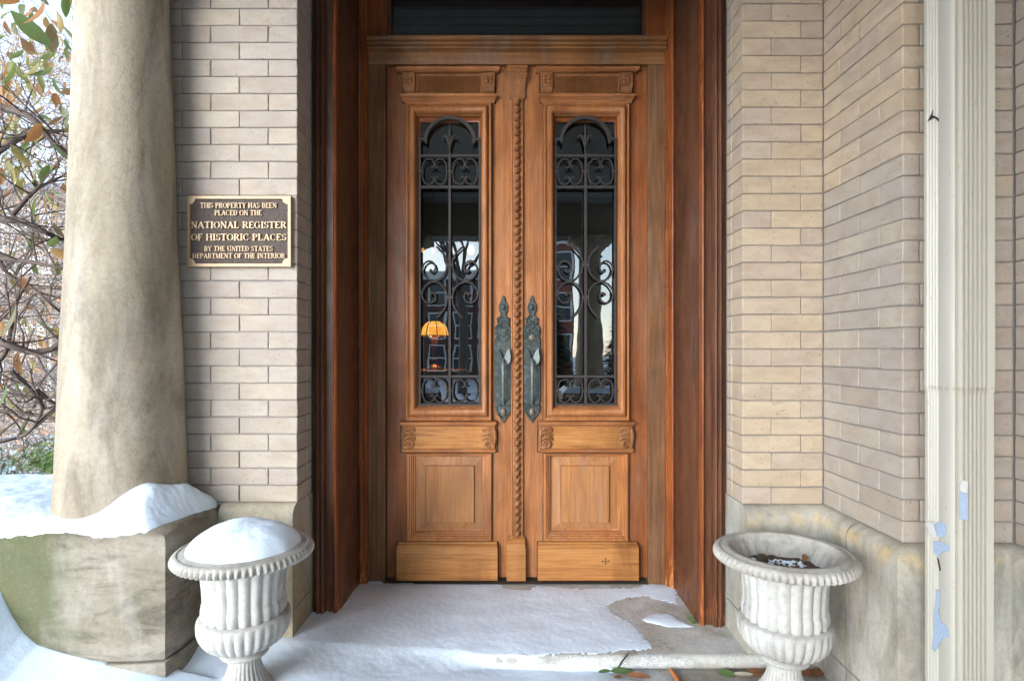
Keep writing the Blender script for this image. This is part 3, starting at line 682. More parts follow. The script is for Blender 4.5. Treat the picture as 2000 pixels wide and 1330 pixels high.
    if sgn < 0:
        hp(MB().loops([[H(5.5 * math.cos(a) * s, 659 + 5.5 * math.sin(a) * s, dd) for a in [k * math.pi / 8 for k in range(16)]] for s, dd in ((1, .008), (1, .014), (.7, .016))]), 'lock_cylinder', M['bronze_worn'])
    m = MB()
    for s in (-1, 1):
        w = [(1.5, 704), (4, 692), (8, 685), (12.5, 680), (13.5, 688), (15, 696), (14.5, 705), (11, 711), (6, 713), (2, 711)]
        m.loops([[H(s * x, y, .014 + .016 * x / 15) for x, y in w], [H(s * x * .96, y, .020 + .018 * x / 15) for x, y in w]])
    hp(m, 'thumb_wing', M['verdigris'], 30)
    gp = spline([H(0, 700, .010), H(0, 704, .034), H(0, 712, .050), H(0, 730, .056), H(0, 750, .052), H(0, 768, .042), H(0, 780, .030), H(0, 790, .012)], 5)
    rr = [.0055 + .0035 * math.exp(-((i - 12) / 6.0) ** 2) for i in range(len(gp))]
    for i in (24, 29): rr[min(i, len(rr) - 1)] *= 1.5
    hp(MB().tube(gp, rr, 8), 'pull', M['verdigris'])
    return d, P, zpx
dl, PL, _ = leaf(1, 'left door leaf with iron grilled glass, carved astragal and lever plate without keyhole')
dr, PR, _ = leaf(-1, 'right door leaf with iron grilled glass and handle plate with round keyhole cylinder')
kx, kz = (1183 - VX) * 2.682 / F, EYE + (HY - 1096) * 2.682 / F
m = MB()
for dx, dz, rx, rz in ((0, 0, .026, .0028), (0, .001, .003, .020), (-.014, .0, .005, .006), (.013, .001, .006, .005), (0, .012, .006, .004), (.001, -.011, .005, .004)): m.ell((kx + dx, YD - .0376, kz + dz), rx, .0009, rz, 10, 5)
PR(m, 'scorched_mark', M['scorch'])
# astragal between the leaves (fixed to the left leaf)
ax = lambda px: (px - VX) * 2.69 / F
YA = YD - .0002
ag = PL(MB().box(ax(1000), ax(1020), YA - .012, YA, zpx(1052), zpx(190)), 'astragal', M['wood_z'])
for x0, x1 in ((998, 1001.5), (1018.5, 1022)):
    o = MB().tube([(ax((x0 + x1) / 2), YA - .011, zpx(1050)), (ax((x0 + x1) / 2), YA - .011, zpx(193))], .0045, 8).build('edge_bead', M['wood_z'], ag, 60); o.matrix_parent_inverse = Matrix.Identity(4)
bead = MB().ell((0, 0, 0), .0150, .0175, .0185, 10, 6, Matrix.Rotation(R(28), 3, 'Y'))
bead.tube([(-.010, -.009, -.012), (-.003, -.018, -.003), (.005, -.017, .007), (.011, -.008, .014)], .0034, 5)
b0 = None; y = 201.0
while y < 1046:
    if b0 is None:
        b0 = bead.build('bead', M['wood_carve'], ag, 70); o = b0
    else: o = link('bead', b0.data, ag)
    o.matrix_parent_inverse = Matrix.Identity(4); o.location = (ax(1010), YA - .017, zpx(y)); y += 14.75
z_ = lambda y: zpx(y, 2.69)
o = MB().cornice(ax(999), ax(1021), [(z_(127), .030), (z_(129), .036), (z_(134), .037), (z_(136), .030), (z_(139), .029), (z_(145), .037), (z_(147), .036), (z_(150), .028), (z_(158), .022), (z_(170), .016), (z_(182), .014), (z_(183), .020), (z_(187), .018), (z_(191), .008)], YA, .62).build('astragal_capital', M['wood_carve'], ag, 35); o.matrix_parent_inverse = Matrix.Identity(4)
o = MB().cornice(ax(993), ax(1023), [(z_(1050), .012), (z_(1055), .026), (z_(1058), .022), (z_(1062), .030), (z_(1076), .038), (z_(1133), .038)], YA, .22).build('astragal_foot', M['wood_base'], ag, 25); o.matrix_parent_inverse = Matrix.Identity(4)

# ------------------------------------------------------------------ plaque with raised lettering
pq = empty('plaque', W(466, 452, YL - .01)); tag(pq, 'bronze plaque with raised gold lettering fixed to the left brick pier', 'plaque')
YP = YL - .004
pa, pb = W(365, 521, YP - .016), W(568, 383, YP - .016)
x0, x1, z0, z1 = pa.x, pb.x, pa.z, pb.z
part(MB().box(x0, x1, YP - .011, YP, z0, z1), 'plate', M['plaque_dark'], pq)
bwid = .0115
part(MB().ring((x0 - .0005, x1 + .0005, z0 - .0005, z1 + .0005), (x0 + bwid, x1 - bwid, z0 + bwid, z1 - bwid), [(0, -.001), (0, .015), (.08, .0175), (.92, .0175), (1, .0155), (1, .0105)], YP), 'border', M['plaque_gold'], pq, 30)
for sx in (0, 1):
    for sz in (0, 1):
        cx, cz = (x0 + .010, x1 - .010)[sx], (z0 + .010, z1 - .010)[sz]; pts = [(cx, cz)]
        a0 = {(0, 0): 0, (1, 0): 90, (1, 1): 180, (0, 1): 270}[(sx, sz)]
        pts += [(cx + .021 * math.cos(R(a0 + t)), cz + .021 * math.sin(R(a0 + t))) for t in range(0, 91, 10)]
        part(MB().loops([[(x, YP - .0105, z) for x, z in pts], [(x, YP - .0172, z) for x, z in pts]]), 'border_corner', M['plaque_gold'], pq)
# stroke letters with serifs: strokes (x0,y0,x1,y1,weight) and arcs (cx,cy,rx,ry,a0,a1); cell height 1
Wt, Tn = .20, .09
def sv(x, y, w=.30): return ('l', x - w / 2, y, x + w / 2, y, .075)
GL = {
 'T': (.78, [('l', .39, 0, .39, 1, Wt), ('l', .02, .955, .76, .955, .09), ('l', .04, .82, .04, 1, .07), ('l', .74, .82, .74, 1, .07), sv(.39, .035, .42)]),
 'H': (.86, [('l', .17, 0, .17, 1, Wt), ('l', .69, 0, .69, 1, Wt), ('l', .17, .5, .69, .5, Tn), sv(.17, .035), sv(.17, .965), sv(.69, .035), sv(.69, .965)]),
 'I': (.38, [('l', .19, 0, .19, 1, Wt), sv(.19, .035, .36), sv(.19, .965, .36)]),
 'S': (.62, [('a', .31, .735, .20, .215, 20, 262, .13), ('a', .31, .275, .215, .225, -160, 82, .14), ('l', .53, .72, .53, .96, .07), ('l', .08, .05, .08, .30, .07)]),
 'P': (.72, [('l', .17, 0, .17, 1, Wt), ('a', .38, .72, .22, .235, -90, 90, .14), ('l', .17, .955, .40, .955, Tn), ('l', .17, .485, .40, .485, Tn), sv(.17, .035, .36), sv(.13, .965, .2)]),
 'R': (.80, [('l', .17, 0, .17, 1, Wt), ('a', .38, .74, .21, .215, -90, 90, .14), ('l', .17, .955, .40, .955, Tn), ('l', .17, .52, .40, .52, Tn), ('l', .40, .52, .68, .02, .17), sv(.17, .035, .34), sv(.13, .965, .2), sv(.70, .035, .2)]),
 'O': (.86, [('a', .43, .5, .34, .46, 0, 360, .15)]),
 'E': (.70, [('l', .17, 0, .17, 1, Wt), ('l', .08, .955, .62, .955, Tn), ('l', .08, .045, .64, .045, Tn), ('l', .17, .51, .46, .51, Tn), ('l', .60, .80, .60, 1, .07), ('l', .62, 0, .62, .22, .07), ('l', .46, .42, .46, .60, .06)]),
 'F': (.66, [('l', .17, 0, .17, 1, Wt), ('l', .08, .955, .60, .955, Tn), ('l', .17, .51, .44, .51, Tn), ('l', .58, .78, .58, 1, .07), ('l', .44, .42, .44, .60, .06), sv(.17, .035, .36)]),
 'Y': (.80, [('l', .40, 0, .40, .46, Wt), ('l', .40, .46, .12, .98, .17), ('l', .40, .46, .68, .98, .10), sv(.40, .035, .38), sv(.13, .965, .26), sv(.68, .965, .24)]),
 'A': (.86, [('l', .43, .98, .12, .02, .10), ('l', .40, .98, .72, .02, Wt), ('l', .22, .33, .60, .33, .08), sv(.12, .035, .24), sv(.72, .035, .28)]),
 'B': (.74, [('l', .17, 0, .17, 1, Wt), ('a', .38, .75, .19, .205, -90, 90, .14), ('a', .38, .275, .23, .23, -90, 90, .14), ('l', .08, .955, .40, .955, Tn), ('l', .17, .53, .40, .53, Tn), ('l', .08, .045, .40, .045, Tn)]),
 'N': (.88, [('l', .16, 0, .16, 1, .09), ('l', .72, 0, .72, 1, .09), ('l', .16, .97, .72, .03, Wt), sv(.14, .035, .26), sv(.11, .965, .2), sv(.72, .965, .28)]),
 'L': (.68, [('l', .17, 0, .17, 1, Wt), ('l', .08, .045, .62, .045, Tn), ('l', .60, 0, .60, .26, .07), sv(.17, .965, .34)]),
 'C': (.78, [('a', .42, .5, .33, .455, 48, 312, .15), ('l', .65, .70, .65, .97, .07), ('l', .65, .10, .65, .24, .06)]),
 'D': (.84, [('l', .17, 0, .17, 1, Wt), ('a', .36, .5, .34, .455, -90, 90, .15), ('l', .08, .955, .38, .955, Tn), ('l', .08, .045, .38, .045, Tn)]),
 'G': (.86, [('a', .42, .5, .33, .455, 48, 318, .15), ('l', .65, .70, .65, .97, .07), ('l', .68, .06, .68, .42, .16), ('l', .54, .42, .80, .42, .075)]),
 'U': (.86, [('l', .17, .32, .17, 1, Wt), ('l', .70, .32, .70, 1, .10), ('a', .43, .33, .265, .29, 180, 360, .12), sv(.17, .965, .32), sv(.70, .965, .26)]),
 'M': (1.02, [('l', .14, 0, .16, 1, .09), ('l', .84, 0, .84, 1, Wt), ('l', .18, .97, .48, .06, Wt * .9), ('l', .80, .97, .50, .06, .09), sv(.14, .035, .24), sv(.84, .035, .30), sv(.14, .965, .18), sv(.88, .965, .22)]),
}
def textline(txt, px0, px1, pytop, pybot, name):
    wid = sum((GL[ch][0] + .02 if ch != ' ' else .40) for ch in txt)
    YT = YP - .0108; a = W(px0, pybot, YT - .005); b = W(px1, pytop, YT - .005); H_ = b.z - a.z; S = (b.x - a.x) / wid; m = MB(); x = a.x; dep = .0062
    zz = 0.0
    def quad(pts, jit):
        m.loops([[(p[0], YT, p[1]) for p in pts], [(p[0], YT - dep - jit, p[1]) for p in pts]])
    k = 0
    for ch in txt:
        if ch == ' ': x += .40 * S; continue
        w, st_ = GL[ch]
        for s in st_:
            k += 1; jit = (k % 9) * 4e-5
            if s[0] == 'l':
                p, q_ = Vector((x + s[1] * S, a.z + s[2] * H_)), Vector((x + s[3] * S, a.z + s[4] * H_)); dv = (q_ - p).normalized(); nn = Vector((-dv.y, dv.x)) * s[5] * S * .5 if abs(dv.y) > .5 else Vector((-dv.y, dv.x)) * s[5] * H_ * .62
                quad([p + nn, q_ + nn, q_ - nn, p - nn], jit)
            else:
                _, cx, cy, rx, ry, a0, a1, th = s; n = max(6, int(abs(a1 - a0) / 18)); L = []
                for i in range(n + 1):
                    an = R(a0 + (a1 - a0) * i / n); tw = th * (.55 + .75 * abs(math.cos(an)))
                    for_ = []
                    o_ = (x + (cx + (rx + tw / 2) * math.cos(an)) * S, a.z + (cy + (ry + tw * .3) * math.sin(an)) * H_); i_ = (x + (cx + (rx - tw / 2) * math.cos(an)) * S, a.z + (cy + (ry - tw * .3) * math.sin(an)) * H_)
                    L.append([(o_[0], YT, o_[1]), (o_[0], YT - dep - jit, o_[1]), (i_[0], YT - dep - jit, i_[1]), (i_[0], YT, i_[1])])
                m.loops(L)
        x += (w + .02) * S
    part(m, name, M['plaque_gold'], pq)
textline('THIS PROPERTY HAS BEEN', 391, 541, 396.5, 406.5, 'raised_lettering')
textline('PLACED ON THE', 419, 512, 411, 421, 'raised_lettering')
textline('NATIONAL REGISTER', 373, 560, 433, 446, 'raised_lettering')
textline('OF HISTORIC PLACES', 373, 560, 457, 470, 'raised_lettering')
textline('BY THE UNITED STATES', 399, 533, 481, 490.5, 'raised_lettering')
textline('DEPARTMENT OF THE INTERIOR', 376, 557, 495, 504.5, 'raised_lettering')

# ------------------------------------------------------------------ tapered columns on stone blocks
def column(x, y, label, gr):
    e = empty('column', (x, y, ZB)); tag(e, label, 'column', gr)
    pr = [(.2075, ZB + .002), (.2035, ZB + .05), (.199, ZB + .14), (.194, .80), (.185, 1.09), (.171, 1.39), (.156, 1.85), (.1435, 2.30), (.1415, 2.38)]
    part(MB().lathe(pr, x, y, 64), 'shaft', M['column'], e, 40)
    part(MB().lathe([(.1425, 2.375), (.160, 2.382), (.164, 2.393), (.158, 2.404), (.143, 2.408)], x, y, 48), 'necking', M['column'], e, 50)
    L = []
    for k in range(9):
        t = k / 8; h = .145 + .14 * t ** 1.6; z = 2.408 + .17 * t; p = 2 + 6 * t; row = []
        for j in range(32):
            a = 2 * math.pi * j / 32; c_, s_ = math.cos(a), math.sin(a); q = (abs(c_) ** p + abs(s_) ** p) ** (-1 / p) * h; row.append((x + q * c_, y + q * s_, z))
        L.append(row)
    part(MB().loops(L), 'capital', M['column'], e, 50)
    part(MB().box(x - .30, x + .30, y - .30, y + .30, 2.579, BEAMZ - .0005), 'abacus', M['column'], e)
    return e
column(-1.379, 2.06, 'thick tapered sandstone column standing on the mossy block by the plaque', None)
column(-1.40, -2.56, 'left front porch column mirrored in the door glass', None)
column(1.10, -2.56, 'right front porch column mirrored in the right door pane', None)
def block(name, x0, x1, y0, y1, label, zj=.115, seed=1):
    e = empty(name, ((x0 + x1) / 2, (y0 + y1) / 2, FLOOR)); tag(e, label, 'pedestal')
    def rounded(xa, xb, ya, yb, za, zb, rt, nm, rc=.012):
        L = []
        n = 6
        prof = [(0, za + .006), (.004, za + .0)][::-1] + [(0, za + .02)]
        prof = [(.006, za), (0, za + .008)] + [(0, za + (zb - rt - za) * k / 8) for k in range(1, 9)] + [(rt * (1 - math.cos(a)), zb - rt + rt * math.sin(a)) for a in [k * math.pi / 2 / n for k in range(1, n + 1)]]
        nx, ny = 14, 8
        for ins, z in prof:
            row = []; X0, X1, Y0, Y1 = xa + ins, xb - ins, ya + ins, yb - ins
            per = [(X0 + (X1 - X0) * k / nx, Y0) for k in range(nx)] + [(X1, Y0 + (Y1 - Y0) * k / ny) for k in range(ny)] + [(X1 - (X1 - X0) * k / nx, Y1) for k in range(nx)] + [(X0, Y1 - (Y1 - Y0) * k / ny) for k in range(ny)]
            for (px, py) in per:
                w = mnoise.noise(Vector((px * 7, py * 7, z * 7 + seed))) * .0045; cxx, cyy = (xa + xb) / 2, (ya + yb) / 2
                near = min(abs(px - X0), abs(px - X1)) < 1e-6 and min(abs(py - Y0), abs(py - Y1)) < 1e-6
                k_ = -rc if near else 0
                row.append((px + (w + k_) * (1 if px > cxx else -1), py + (w + k_) * (1 if py > cyy else -1), z))
            L.append(row)
        part(MB().loops(L), nm, M['block'], e, 40)
    rounded(x0, x1, y0, y1, zj + .003, ZB, .045, 'upper_stone')
    rounded(x0 - .004, x1 + .004, y0 - .004, y1 + .004, FLOOR - .3, zj - .001, .006, 'base_stone')
    return e
block('stone_block', -2.25, -1.072, 1.80, 2.52, 'large green-stained stone block with a snow cap under the left column')
block('stone_block', -1.85, -1.0, -2.95, -2.2, 'stone block under the left front porch column', seed=5)
block('stone_block', .68, 1.55, -2.95, -2.2, 'stone block under the right front porch column', seed=9)

# ------------------------------------------------------------------ snow
def grid_field(x0, x1, y0, y1, nx, ny, fz, keep):
    vs = []; ok = []
    for j in range(ny + 1):
        for i in range(nx + 1):
            x = x0 + (x1 - x0) * i / nx; y = y0 + (y1 - y0) * j / ny; z = fz(x, y); vs.append((x, y, z)); ok.append(keep(x, y, z))
    fs = []
    for j in range(ny):
        for i in range(nx):
            q = (j * (nx + 1) + i, j * (nx + 1) + i + 1, (j + 1) * (nx + 1) + i + 1, (j + 1) * (nx + 1) + i)
            if any(ok[k] for k in q): fs.append(q)
    return MB().add(vs, fs)
def g2(x, y, cx, cy, sx, sy): return math.exp(-((x - cx) / sx) ** 2 - ((y - cy) / sy) ** 2)
def onfloor(px, py, z=0.0):
    Y = F * (EYE - z) / (py - HY); return ((px - VX) * Y / F, Y)
def sdist(poly, x, y):
    ins = False; best = 1e9; n = len(poly)
    for i in range(n):
        ax_, ay = poly[i]; bx_, by = poly[(i + 1) % n]
        if (ay > y) != (by > y) and x < (bx_ - ax_) * (y - ay) / (by - ay) + ax_: ins = not ins
        dx, dy = bx_ - ax_, by - ay; t = max(0, min(1, ((x - ax_) * dx + (y - ay) * dy) / (dx * dx + dy * dy + 1e-12)))
        best = min(best, (x - ax_ - t * dx) ** 2 + (y - ay - t * dy) ** 2)
    return math.sqrt(best) * (1 if ins else -1)
poly_slab = [(-.95, 2.70), onfloor(760, 1139), onfloor(860, 1137), onfloor(975, 1138), onfloor(985, 1149), onfloor(1035, 1150), onfloor(1045, 1144), onfloor(1150, 1149), onfloor(1240, 1147), onfloor(1262, 1137), onfloor(1290, 1142), onfloor(1318, 1144), onfloor(1323, 1165), onfloor(1322, 1181), onfloor(1293, 1172), onfloor(1264, 1165), onfloor(1226, 1166), onfloor(1190, 1178), onfloor(1187, 1186), onfloor(1211, 1203), onfloor(1235, 1218), onfloor(1249, 1232), onfloor(1269, 1250), onfloor(1272, 1263), onfloor(1254, 1268), onfloor(1200, 1273), onfloor(1110, 1277), onfloor(990, 1279), onfloor(945, 1284), (-.14, 1.99), (-.3, 1.8), (-2.6, 1.8), (-2.6, 2.70)]
poly_low = [onfloor(880, 1294, FLOOR), onfloor(960, 1299, FLOOR), onfloor(1053, 1300, FLOOR), onfloor(1149, 1306, FLOOR), onfloor(1188, 1315, FLOOR), onfloor(1206, 1324, FLOOR), onfloor(1275, 1334, FLOOR), (.62, 1.75), (.5, 1.0), (.2, .5), (-2.3, .5), (-2.3, 2.1), (-.3, 2.1)]
isl1 = [onfloor(*p) for p in ((1252, 1209), (1279, 1197), (1311, 1197), (1328, 1209), (1358, 1225), (1308, 1224), (1264, 1216))]
isl2 = [onfloor(*p) for p in ((1394, 1229), (1411, 1227), (1418, 1241), (1410, 1239))]
driftpts = [(-2.25, .02), (-2.1, .12), (-1.9, .40), (-1.72, .45), (-1.591, .357), (-1.556, .279), (-1.52, .225), (-1.476, .188), (-1.361, .153), (-1.2, .11), (-1.079, .078), (-.9, .035)]
def lerp(pts, x):
    if x <= pts[0][0]: return pts[0][1]
    for (a, b), (c, d) in zip(pts, pts[1:]):
        if x <= c: return b + (d - b) * (x - a) / (c - a)
    return pts[-1][1]
MASK = {}
def snow_floor(x, y):
    n1 = mnoise.noise(Vector((x * 9, y * 9, 1))); n2 = mnoise.noise(Vector((x * 42, y * 42, 3))); n3 = mnoise.noise(Vector((x * 3, y * 3, 8)))
    n4 = mnoise.noise(Vector((x * 95, y * 95, 6)))
    s1 = sdist(poly_slab, x, y) + n1 * .014 + n2 * .012 + n4 * .014 * sstep(-.1, .2, x)
    s2 = sdist(poly_low, x, y) + n1 * .012 + n2 * .006
    w = .006 + .10 * sstep(.02, -.35, x)
    cen = STEP_Y - .02 * sstep(-.1, -.5, x)
    up = sstep(cen - w, cen + w * .6, y)
    T1 = .0055 + .034 * sstep(-.2, -.8, x) + .003 * sstep(2.45, 2.2, y)
    T2 = .022 + .062 * sstep(.1, -.7, x)
    t1 = (T1 * (1 - math.exp(-max(0, s1 - (n2 * .012 + n4 * .014 * sstep(-.1, .2, x)) * sstep(.0, .05, s1)) / .07)) + .0010 * n4 * sstep(.08, 0, s1)) if s1 > 0 else max(-.03, s1 * .8)
    t2 = T2 * (1 - math.exp(-max(0, s2) / .045)) if s2 > 0 else max(-.03, s2 * .8)
    if s1 < 0:
        for isl in (isl1, isl2):
            si = sdist(isl, x, y) + n1 * .006 + n2 * .004
            if si > -.02: t1 = max(t1, .007 * (1 - math.exp(-si / .02)) if si > 0 else si * .8)
    MASK[(x, y)] = max(s1, s2) > -.012 or t1 > -.004 or x < -.5
    z = FLOOR + (0 - FLOOR) * up + (t1 * up + t2 * (1 - up))
    if s1 > 0 or s2 > 0: z += (n3 * .006 + n1 * .0018 + n2 * .0005) * min(1, max(s1, s2) / .08)
    # drifts
    if x < -.6:
        d = lerp(driftpts, x) - .02; f = math.exp(-max(0, 1.80 - y) / .42)
        z = max(z, FLOOR + .03 + (d - FLOOR - .03) * f + n3 * .012 + n1 * .004) if y < 1.86 else max(z, d * .9)
        z += .115 * g2(x, y, -1.07, 2.12, .13, .13)
    return z
sn = grid_field(-2.25, .80, .5, 2.742, 420, 320, snow_floor, lambda x, y, z: MASK[(x, y)]).build('snow_cover', M['snow'], smooth=180)
tag(sn, 'white snow blown over the doorstep and drifted against the stone block', 'snow', kind='stuff')
cap_poly = [(-2.3, 1.800), (-1.30, 1.800), (-1.19, 1.804), (-1.150, 1.815), (-1.128, 1.85), (-1.108, 1.93), (-1.095, 2.0), (-1.085, 2.06), (-1.078, 2.13), (-1.12, 2.3), (-1.2, 2.6), (-2.3, 2.6)]
def snow_cap(x, y):
    n1 = mnoise.noise(Vector((x * 6, y * 6, 11))); n2 = mnoise.noise(Vector((x * 24, y * 24, 4))); n3 = mnoise.noise(Vector((x * 70, y * 70, 4)))
    e = min(-1.072 - x, y - 1.80)
    z = ZB - .046 + .046 * math.sqrt(max(0, 1 - (1 - min(1, max(0, e) / .046)) ** 2))
    sd_ = sdist(cap_poly, x, y) + .004 * n2 + .003 * n3; CAPM[(x, y)] = sd_ > -.006
    lift = 1 - math.exp(-max(0, sd_) / .022); far = sstep(0, .09, sd_)
    t = -.013 + .043 * lift + far * (.008 * n1 + .003 * n2) + .0012 * n3 * lift
    t += far * (.082 * g2(x, y, -1.25, 1.935, .11, .085) + .058 * g2(x, y, -1.13, 2.06, .06, .07) + .03 * g2(x, y, -1.17, 2.0, .08, .08))
    t += .03 * g2(x, y, -1.70, 2.0, .12, .2) - .010 * g2(x, y, -1.42, 1.83, .12, .05)
    return z + t
CAPM = {}
cap = grid_field(-2.24, -1.076, 1.806, 2.50, 210, 130, snow_cap, lambda x, y, z: CAPM[(x, y)]).build('snow_cap', M['snow'], smooth=180)
tag(cap, 'snow piled on the stone block around the column foot', 'snow', kind='stuff')
for (x0, x1) in ((-1.85, -1.0), (.68, 1.55)):
    m = grid_field(x0 + .01, x1 - .01, -2.94, -2.21, 24, 20, lambda x, y: ZB - .01 + .07 * sstep(0, .1, min(x - x0, x1 - x, y + 2.95, -2.2 - y)) + .015 * mnoise.noise(Vector((x * 6, y * 6, 2))), lambda x, y, z: True)
    tag(m.build('snow_cap', M['snow'], smooth=180), 'snow lying on a front porch pedestal', 'snow', kind='stuff')

# ------------------------------------------------------------------ urns
def urn(cx, cy, label):
    e = empty('urn', (cx, cy, FLOOR)); tag(e, label, 'urn', 'fluted cast stone urns flanking the door')
    N = 22; a = .06
    part(MB().lathe([(.060, .163), (.066, .160, .0, 0), (.090, .166, .05, 30), (.112, .180, .06, 30), (.128, .203, .06, 30), (.1355, .228, .055, 30), (.137, .246, .03, 30), (.136, .258), (.131, .262), (.126, .264), (.121, .266)], cx, cy, 180, True, False), 'bulb', M['urn'], e, 45)
    part(MB().lathe([(.117, .258, a, N), (.121, .268, a * 1.1, N), (.123, .285, a * 1.1, N), (.1225, .302, a, N), (.1195, .306, a, N), (.1185, .309, a, N), (.1185, .33, a, N), (.120, .36, a, N), (.123, .39, a, N), (.128, .415, a, N), (.136, .432, a * .6, N), (.150, .440)], cx, cy, 176, False, False), 'fluted_body', M['urn'], e, 40)
    part(MB().lathe([(.148, .438), (.168, .437), (.186, .437, .04, 66), (.199, .441, .055, 66), (.205, .450, .055, 66), (.204, .459, .045, 66), (.201, .466, .02, 66), (.196, .471), (.190, .4725), (.186, .470), (.182, .4715), (.172, .476), (.163, .4765), (.157, .473), (.153, .465), (.146, .452, .02, N), (.128, .425, .03, N), (.119, .400, .035, N), (.113, .370, .03, N)], cx, cy, 264, False, False), 'rim', M['urn_rim'], e, 45)
    part(MB().lathe([(.045, .128), (.060, .131), (.071, .137), (.0735, .143), (.070, .149), (.062, .1515), (.058, .156), (.056, .165)], cx, cy, 48), 'collar', M['urn'], e, 50)
    part(MB().lathe([(.104, -.012, .02, 26), (.102, .004, .05, 26), (.090, .022, .06, 26), (.070, .048, .07, 26), (.055, .076, .07, 26), (.047, .102, .06, 26), (.046, .128)], cx, cy, 156), 'foot', M['urn'], e, 45)
    part(MB().box(cx - .11, cx + .11, cy - .11, cy + .11, FLOOR, -.0125), 'base', M['urn'], e)
    return e
UL, UR = (-.842, 1.828), (.846, 1.790)
urn(*UL, 'white fluted urn heaped with snow beside the stone block')
urn(*UR, 'white fluted urn with dark soil beside the lichened plinth')
m = MB(); L = []
for i in range(17, -1, -1):
    q = i / 17; row = []
    for k in range(72):
        a = k * math.pi / 36; ca, sa = math.cos(a), math.sin(a); r = q * (.172 + .006 * mnoise.noise(Vector((ca * 2.2, sa * 2.2, 3))) + .002 * mnoise.noise(Vector((ca * 9, sa * 9, 3)))) + .0005
        hgt = .078 * (1 - q ** 2.4) ** .72 * (1 + .10 * mnoise.noise(Vector((ca * q * 2, sa * q * 2, 7)))) + .0022 * mnoise.noise(Vector((ca * q * 6, sa * q * 6, 5))) + .0006 * mnoise.noise(Vector((ca * q * 40, sa * q * 40, 5)))
        row.append((UL[0] + r * ca, UL[1] + r * sa, .470 + hgt - (.012 if i == 17 else 0)))
    L.append(row)
m.loops(L, True, False, True); tag(m.build('snow_mound', M['snow'], smooth=180), 'rounded mound of snow filling the left urn', 'snow')
# soil, snow dust, cone and leaf in the right urn
def soilz(x, y): return .412 + .010 * mnoise.noise(Vector((x * 40, y * 40, 0))) + .006 * mnoise.noise(Vector((x * 110, y * 110, 5)))
m = MB(); L = []
for i in range(14):
    r = .124 * i / 13 + .001; L.append([(UR[0] + r * math.cos(k * math.pi / 20), UR[1] + r * math.sin(k * math.pi / 20), soilz(r * math.cos(k * math.pi / 20), r * math.sin(k * math.pi / 20))) for k in range(40)])
m.loops(L, True, True, False); tag(m.build('soil', M['soil'], smooth=40), 'dark crumbly soil inside the right urn', 'soil', kind='stuff')
def snz(x, y): return soilz(x, y) + .011 * min(1, 1.6 * (math.exp(-((y - .055 + .25 * (x - .02) ** 1) / .030) ** 2) * sstep(-.1, -.06, x) * sstep(.105, .07, x) + g2(x, y, -.075, .0, .02, .03))) - .010 + .004 * mnoise.noise(Vector((x * 60, y * 60, 9)))
m = grid_field(-.11, .11, -.11, .11, 50, 50, snz, lambda x, y, z: x * x + y * y < .0122); o = m.build('snow_patch', M['snow'], smooth=180, loc=(UR[0], UR[1], 0)); tag(o, 'thin streak of snow on the soil in the right urn', 'snow', kind='stuff')
m = MB(); rr = random.Random(3)
for k in range(70):
    z = rr.uniform(-1, 1); a = rr.uniform(0, 6.28); r = math.sqrt(1 - z * z); d = Vector((r * math.cos(a), r * math.sin(a), z)); c = Vector((UR[0] - .055, UR[1] + .03, .432)) + d * .016
    m.ell(c, .006, .006, .003, 5, 3, d.to_track_quat('Z', 'Y').to_matrix())
m.ell((UR[0] - .055, UR[1] + .03, .432), .016, .016, .017, 8, 6); tag(m.build('pine_cone', M['soil']), 'small brown cone lying in the soil-filled urn', 'cone')
def leafshape(L_, W_, fold=.25, curl=.2, n=7):
    m = MB(); vs = []; fs = []
    for i in range(n):
        t = i / (n - 1); w = W_ * .5 * (math.sin(math.pi * (t * .96 + .02)) ** .75); z = -curl * L_ * t * t
        vs += [(t * L_, -w, z + fold * w), (t * L_, 0, z), (t * L_, w, z + fold * w)]
    for i in range(n - 1):
        b = i * 3; fs += [(b, b + 3, b + 4, b + 1), (b + 1, b + 4, b + 5, b + 2)]
    return m.add(vs, fs)
def fallen(px, py, ang, L_, W_, mat, label, z=FLOOR + .010, tilt=0.1, curl=.15, cat='leaf'):
    x, y = onfloor(px, py, z); o = leafshape(L_, W_, .3, curl).build('fallen_leaf', mat, smooth=60); o.location = (x, y, z); o.rotation_euler = (tilt, -.1, R(ang)); tag(o, label, cat, 'leaves at the foot of the doorstep'); return o
fallen(1168, 1312, 10, .05, .014, M['greenleaf'], 'small dark green leaf tip furthest left under the doorstep nosing', tilt=.5)
fallen(1192, 1310, -4, .075, .026, M['greenleaf'], 'broad green fallen leaf below the crack in the nosing', tilt=.45)
fallen(1222, 1318, -8, .085, .022, M['deadleaf'], 'brown curled leaf lying right of the broad green leaf', tilt=.5)
fallen(1200, 1323, 15, .03, .016, M['deadleaf'], 'small brown leaf scrap on the lower snow edge')
fallen(1402, 1313, -20, .06, .03, M['greenleaf'], 'green fallen leaf nearest the right urn', tilt=.45)
fallen(1425, 1316, -6, .10, .018, M['paleleaf'], 'pale upturned leaf beside the right urn foot', tilt=.3)
fallen(1452, 1314, 12, .09, .020, M['deadleaf'], 'brown dry leaf under the right urn', tilt=.3)
fallen(1468, 1318, -15, .08, .022, M['deadleaf'], 'brown dry leaf tucked behind the right urn stem', tilt=.2)
fallen(1560, 1318, 10, .09, .03, M['deadleaf'], 'reddish brown leaf right of the right urn foot', tilt=.4)
fallen(1590, 1322, 40, .08, .03, M['deadleaf'], 'crumpled brown leaf in the corner by the right plinth', tilt=.4)
x, y = onfloor(1310, 1309, FLOOR + .012); x2, y2 = onfloor(1326, 1332, FLOOR + .012)
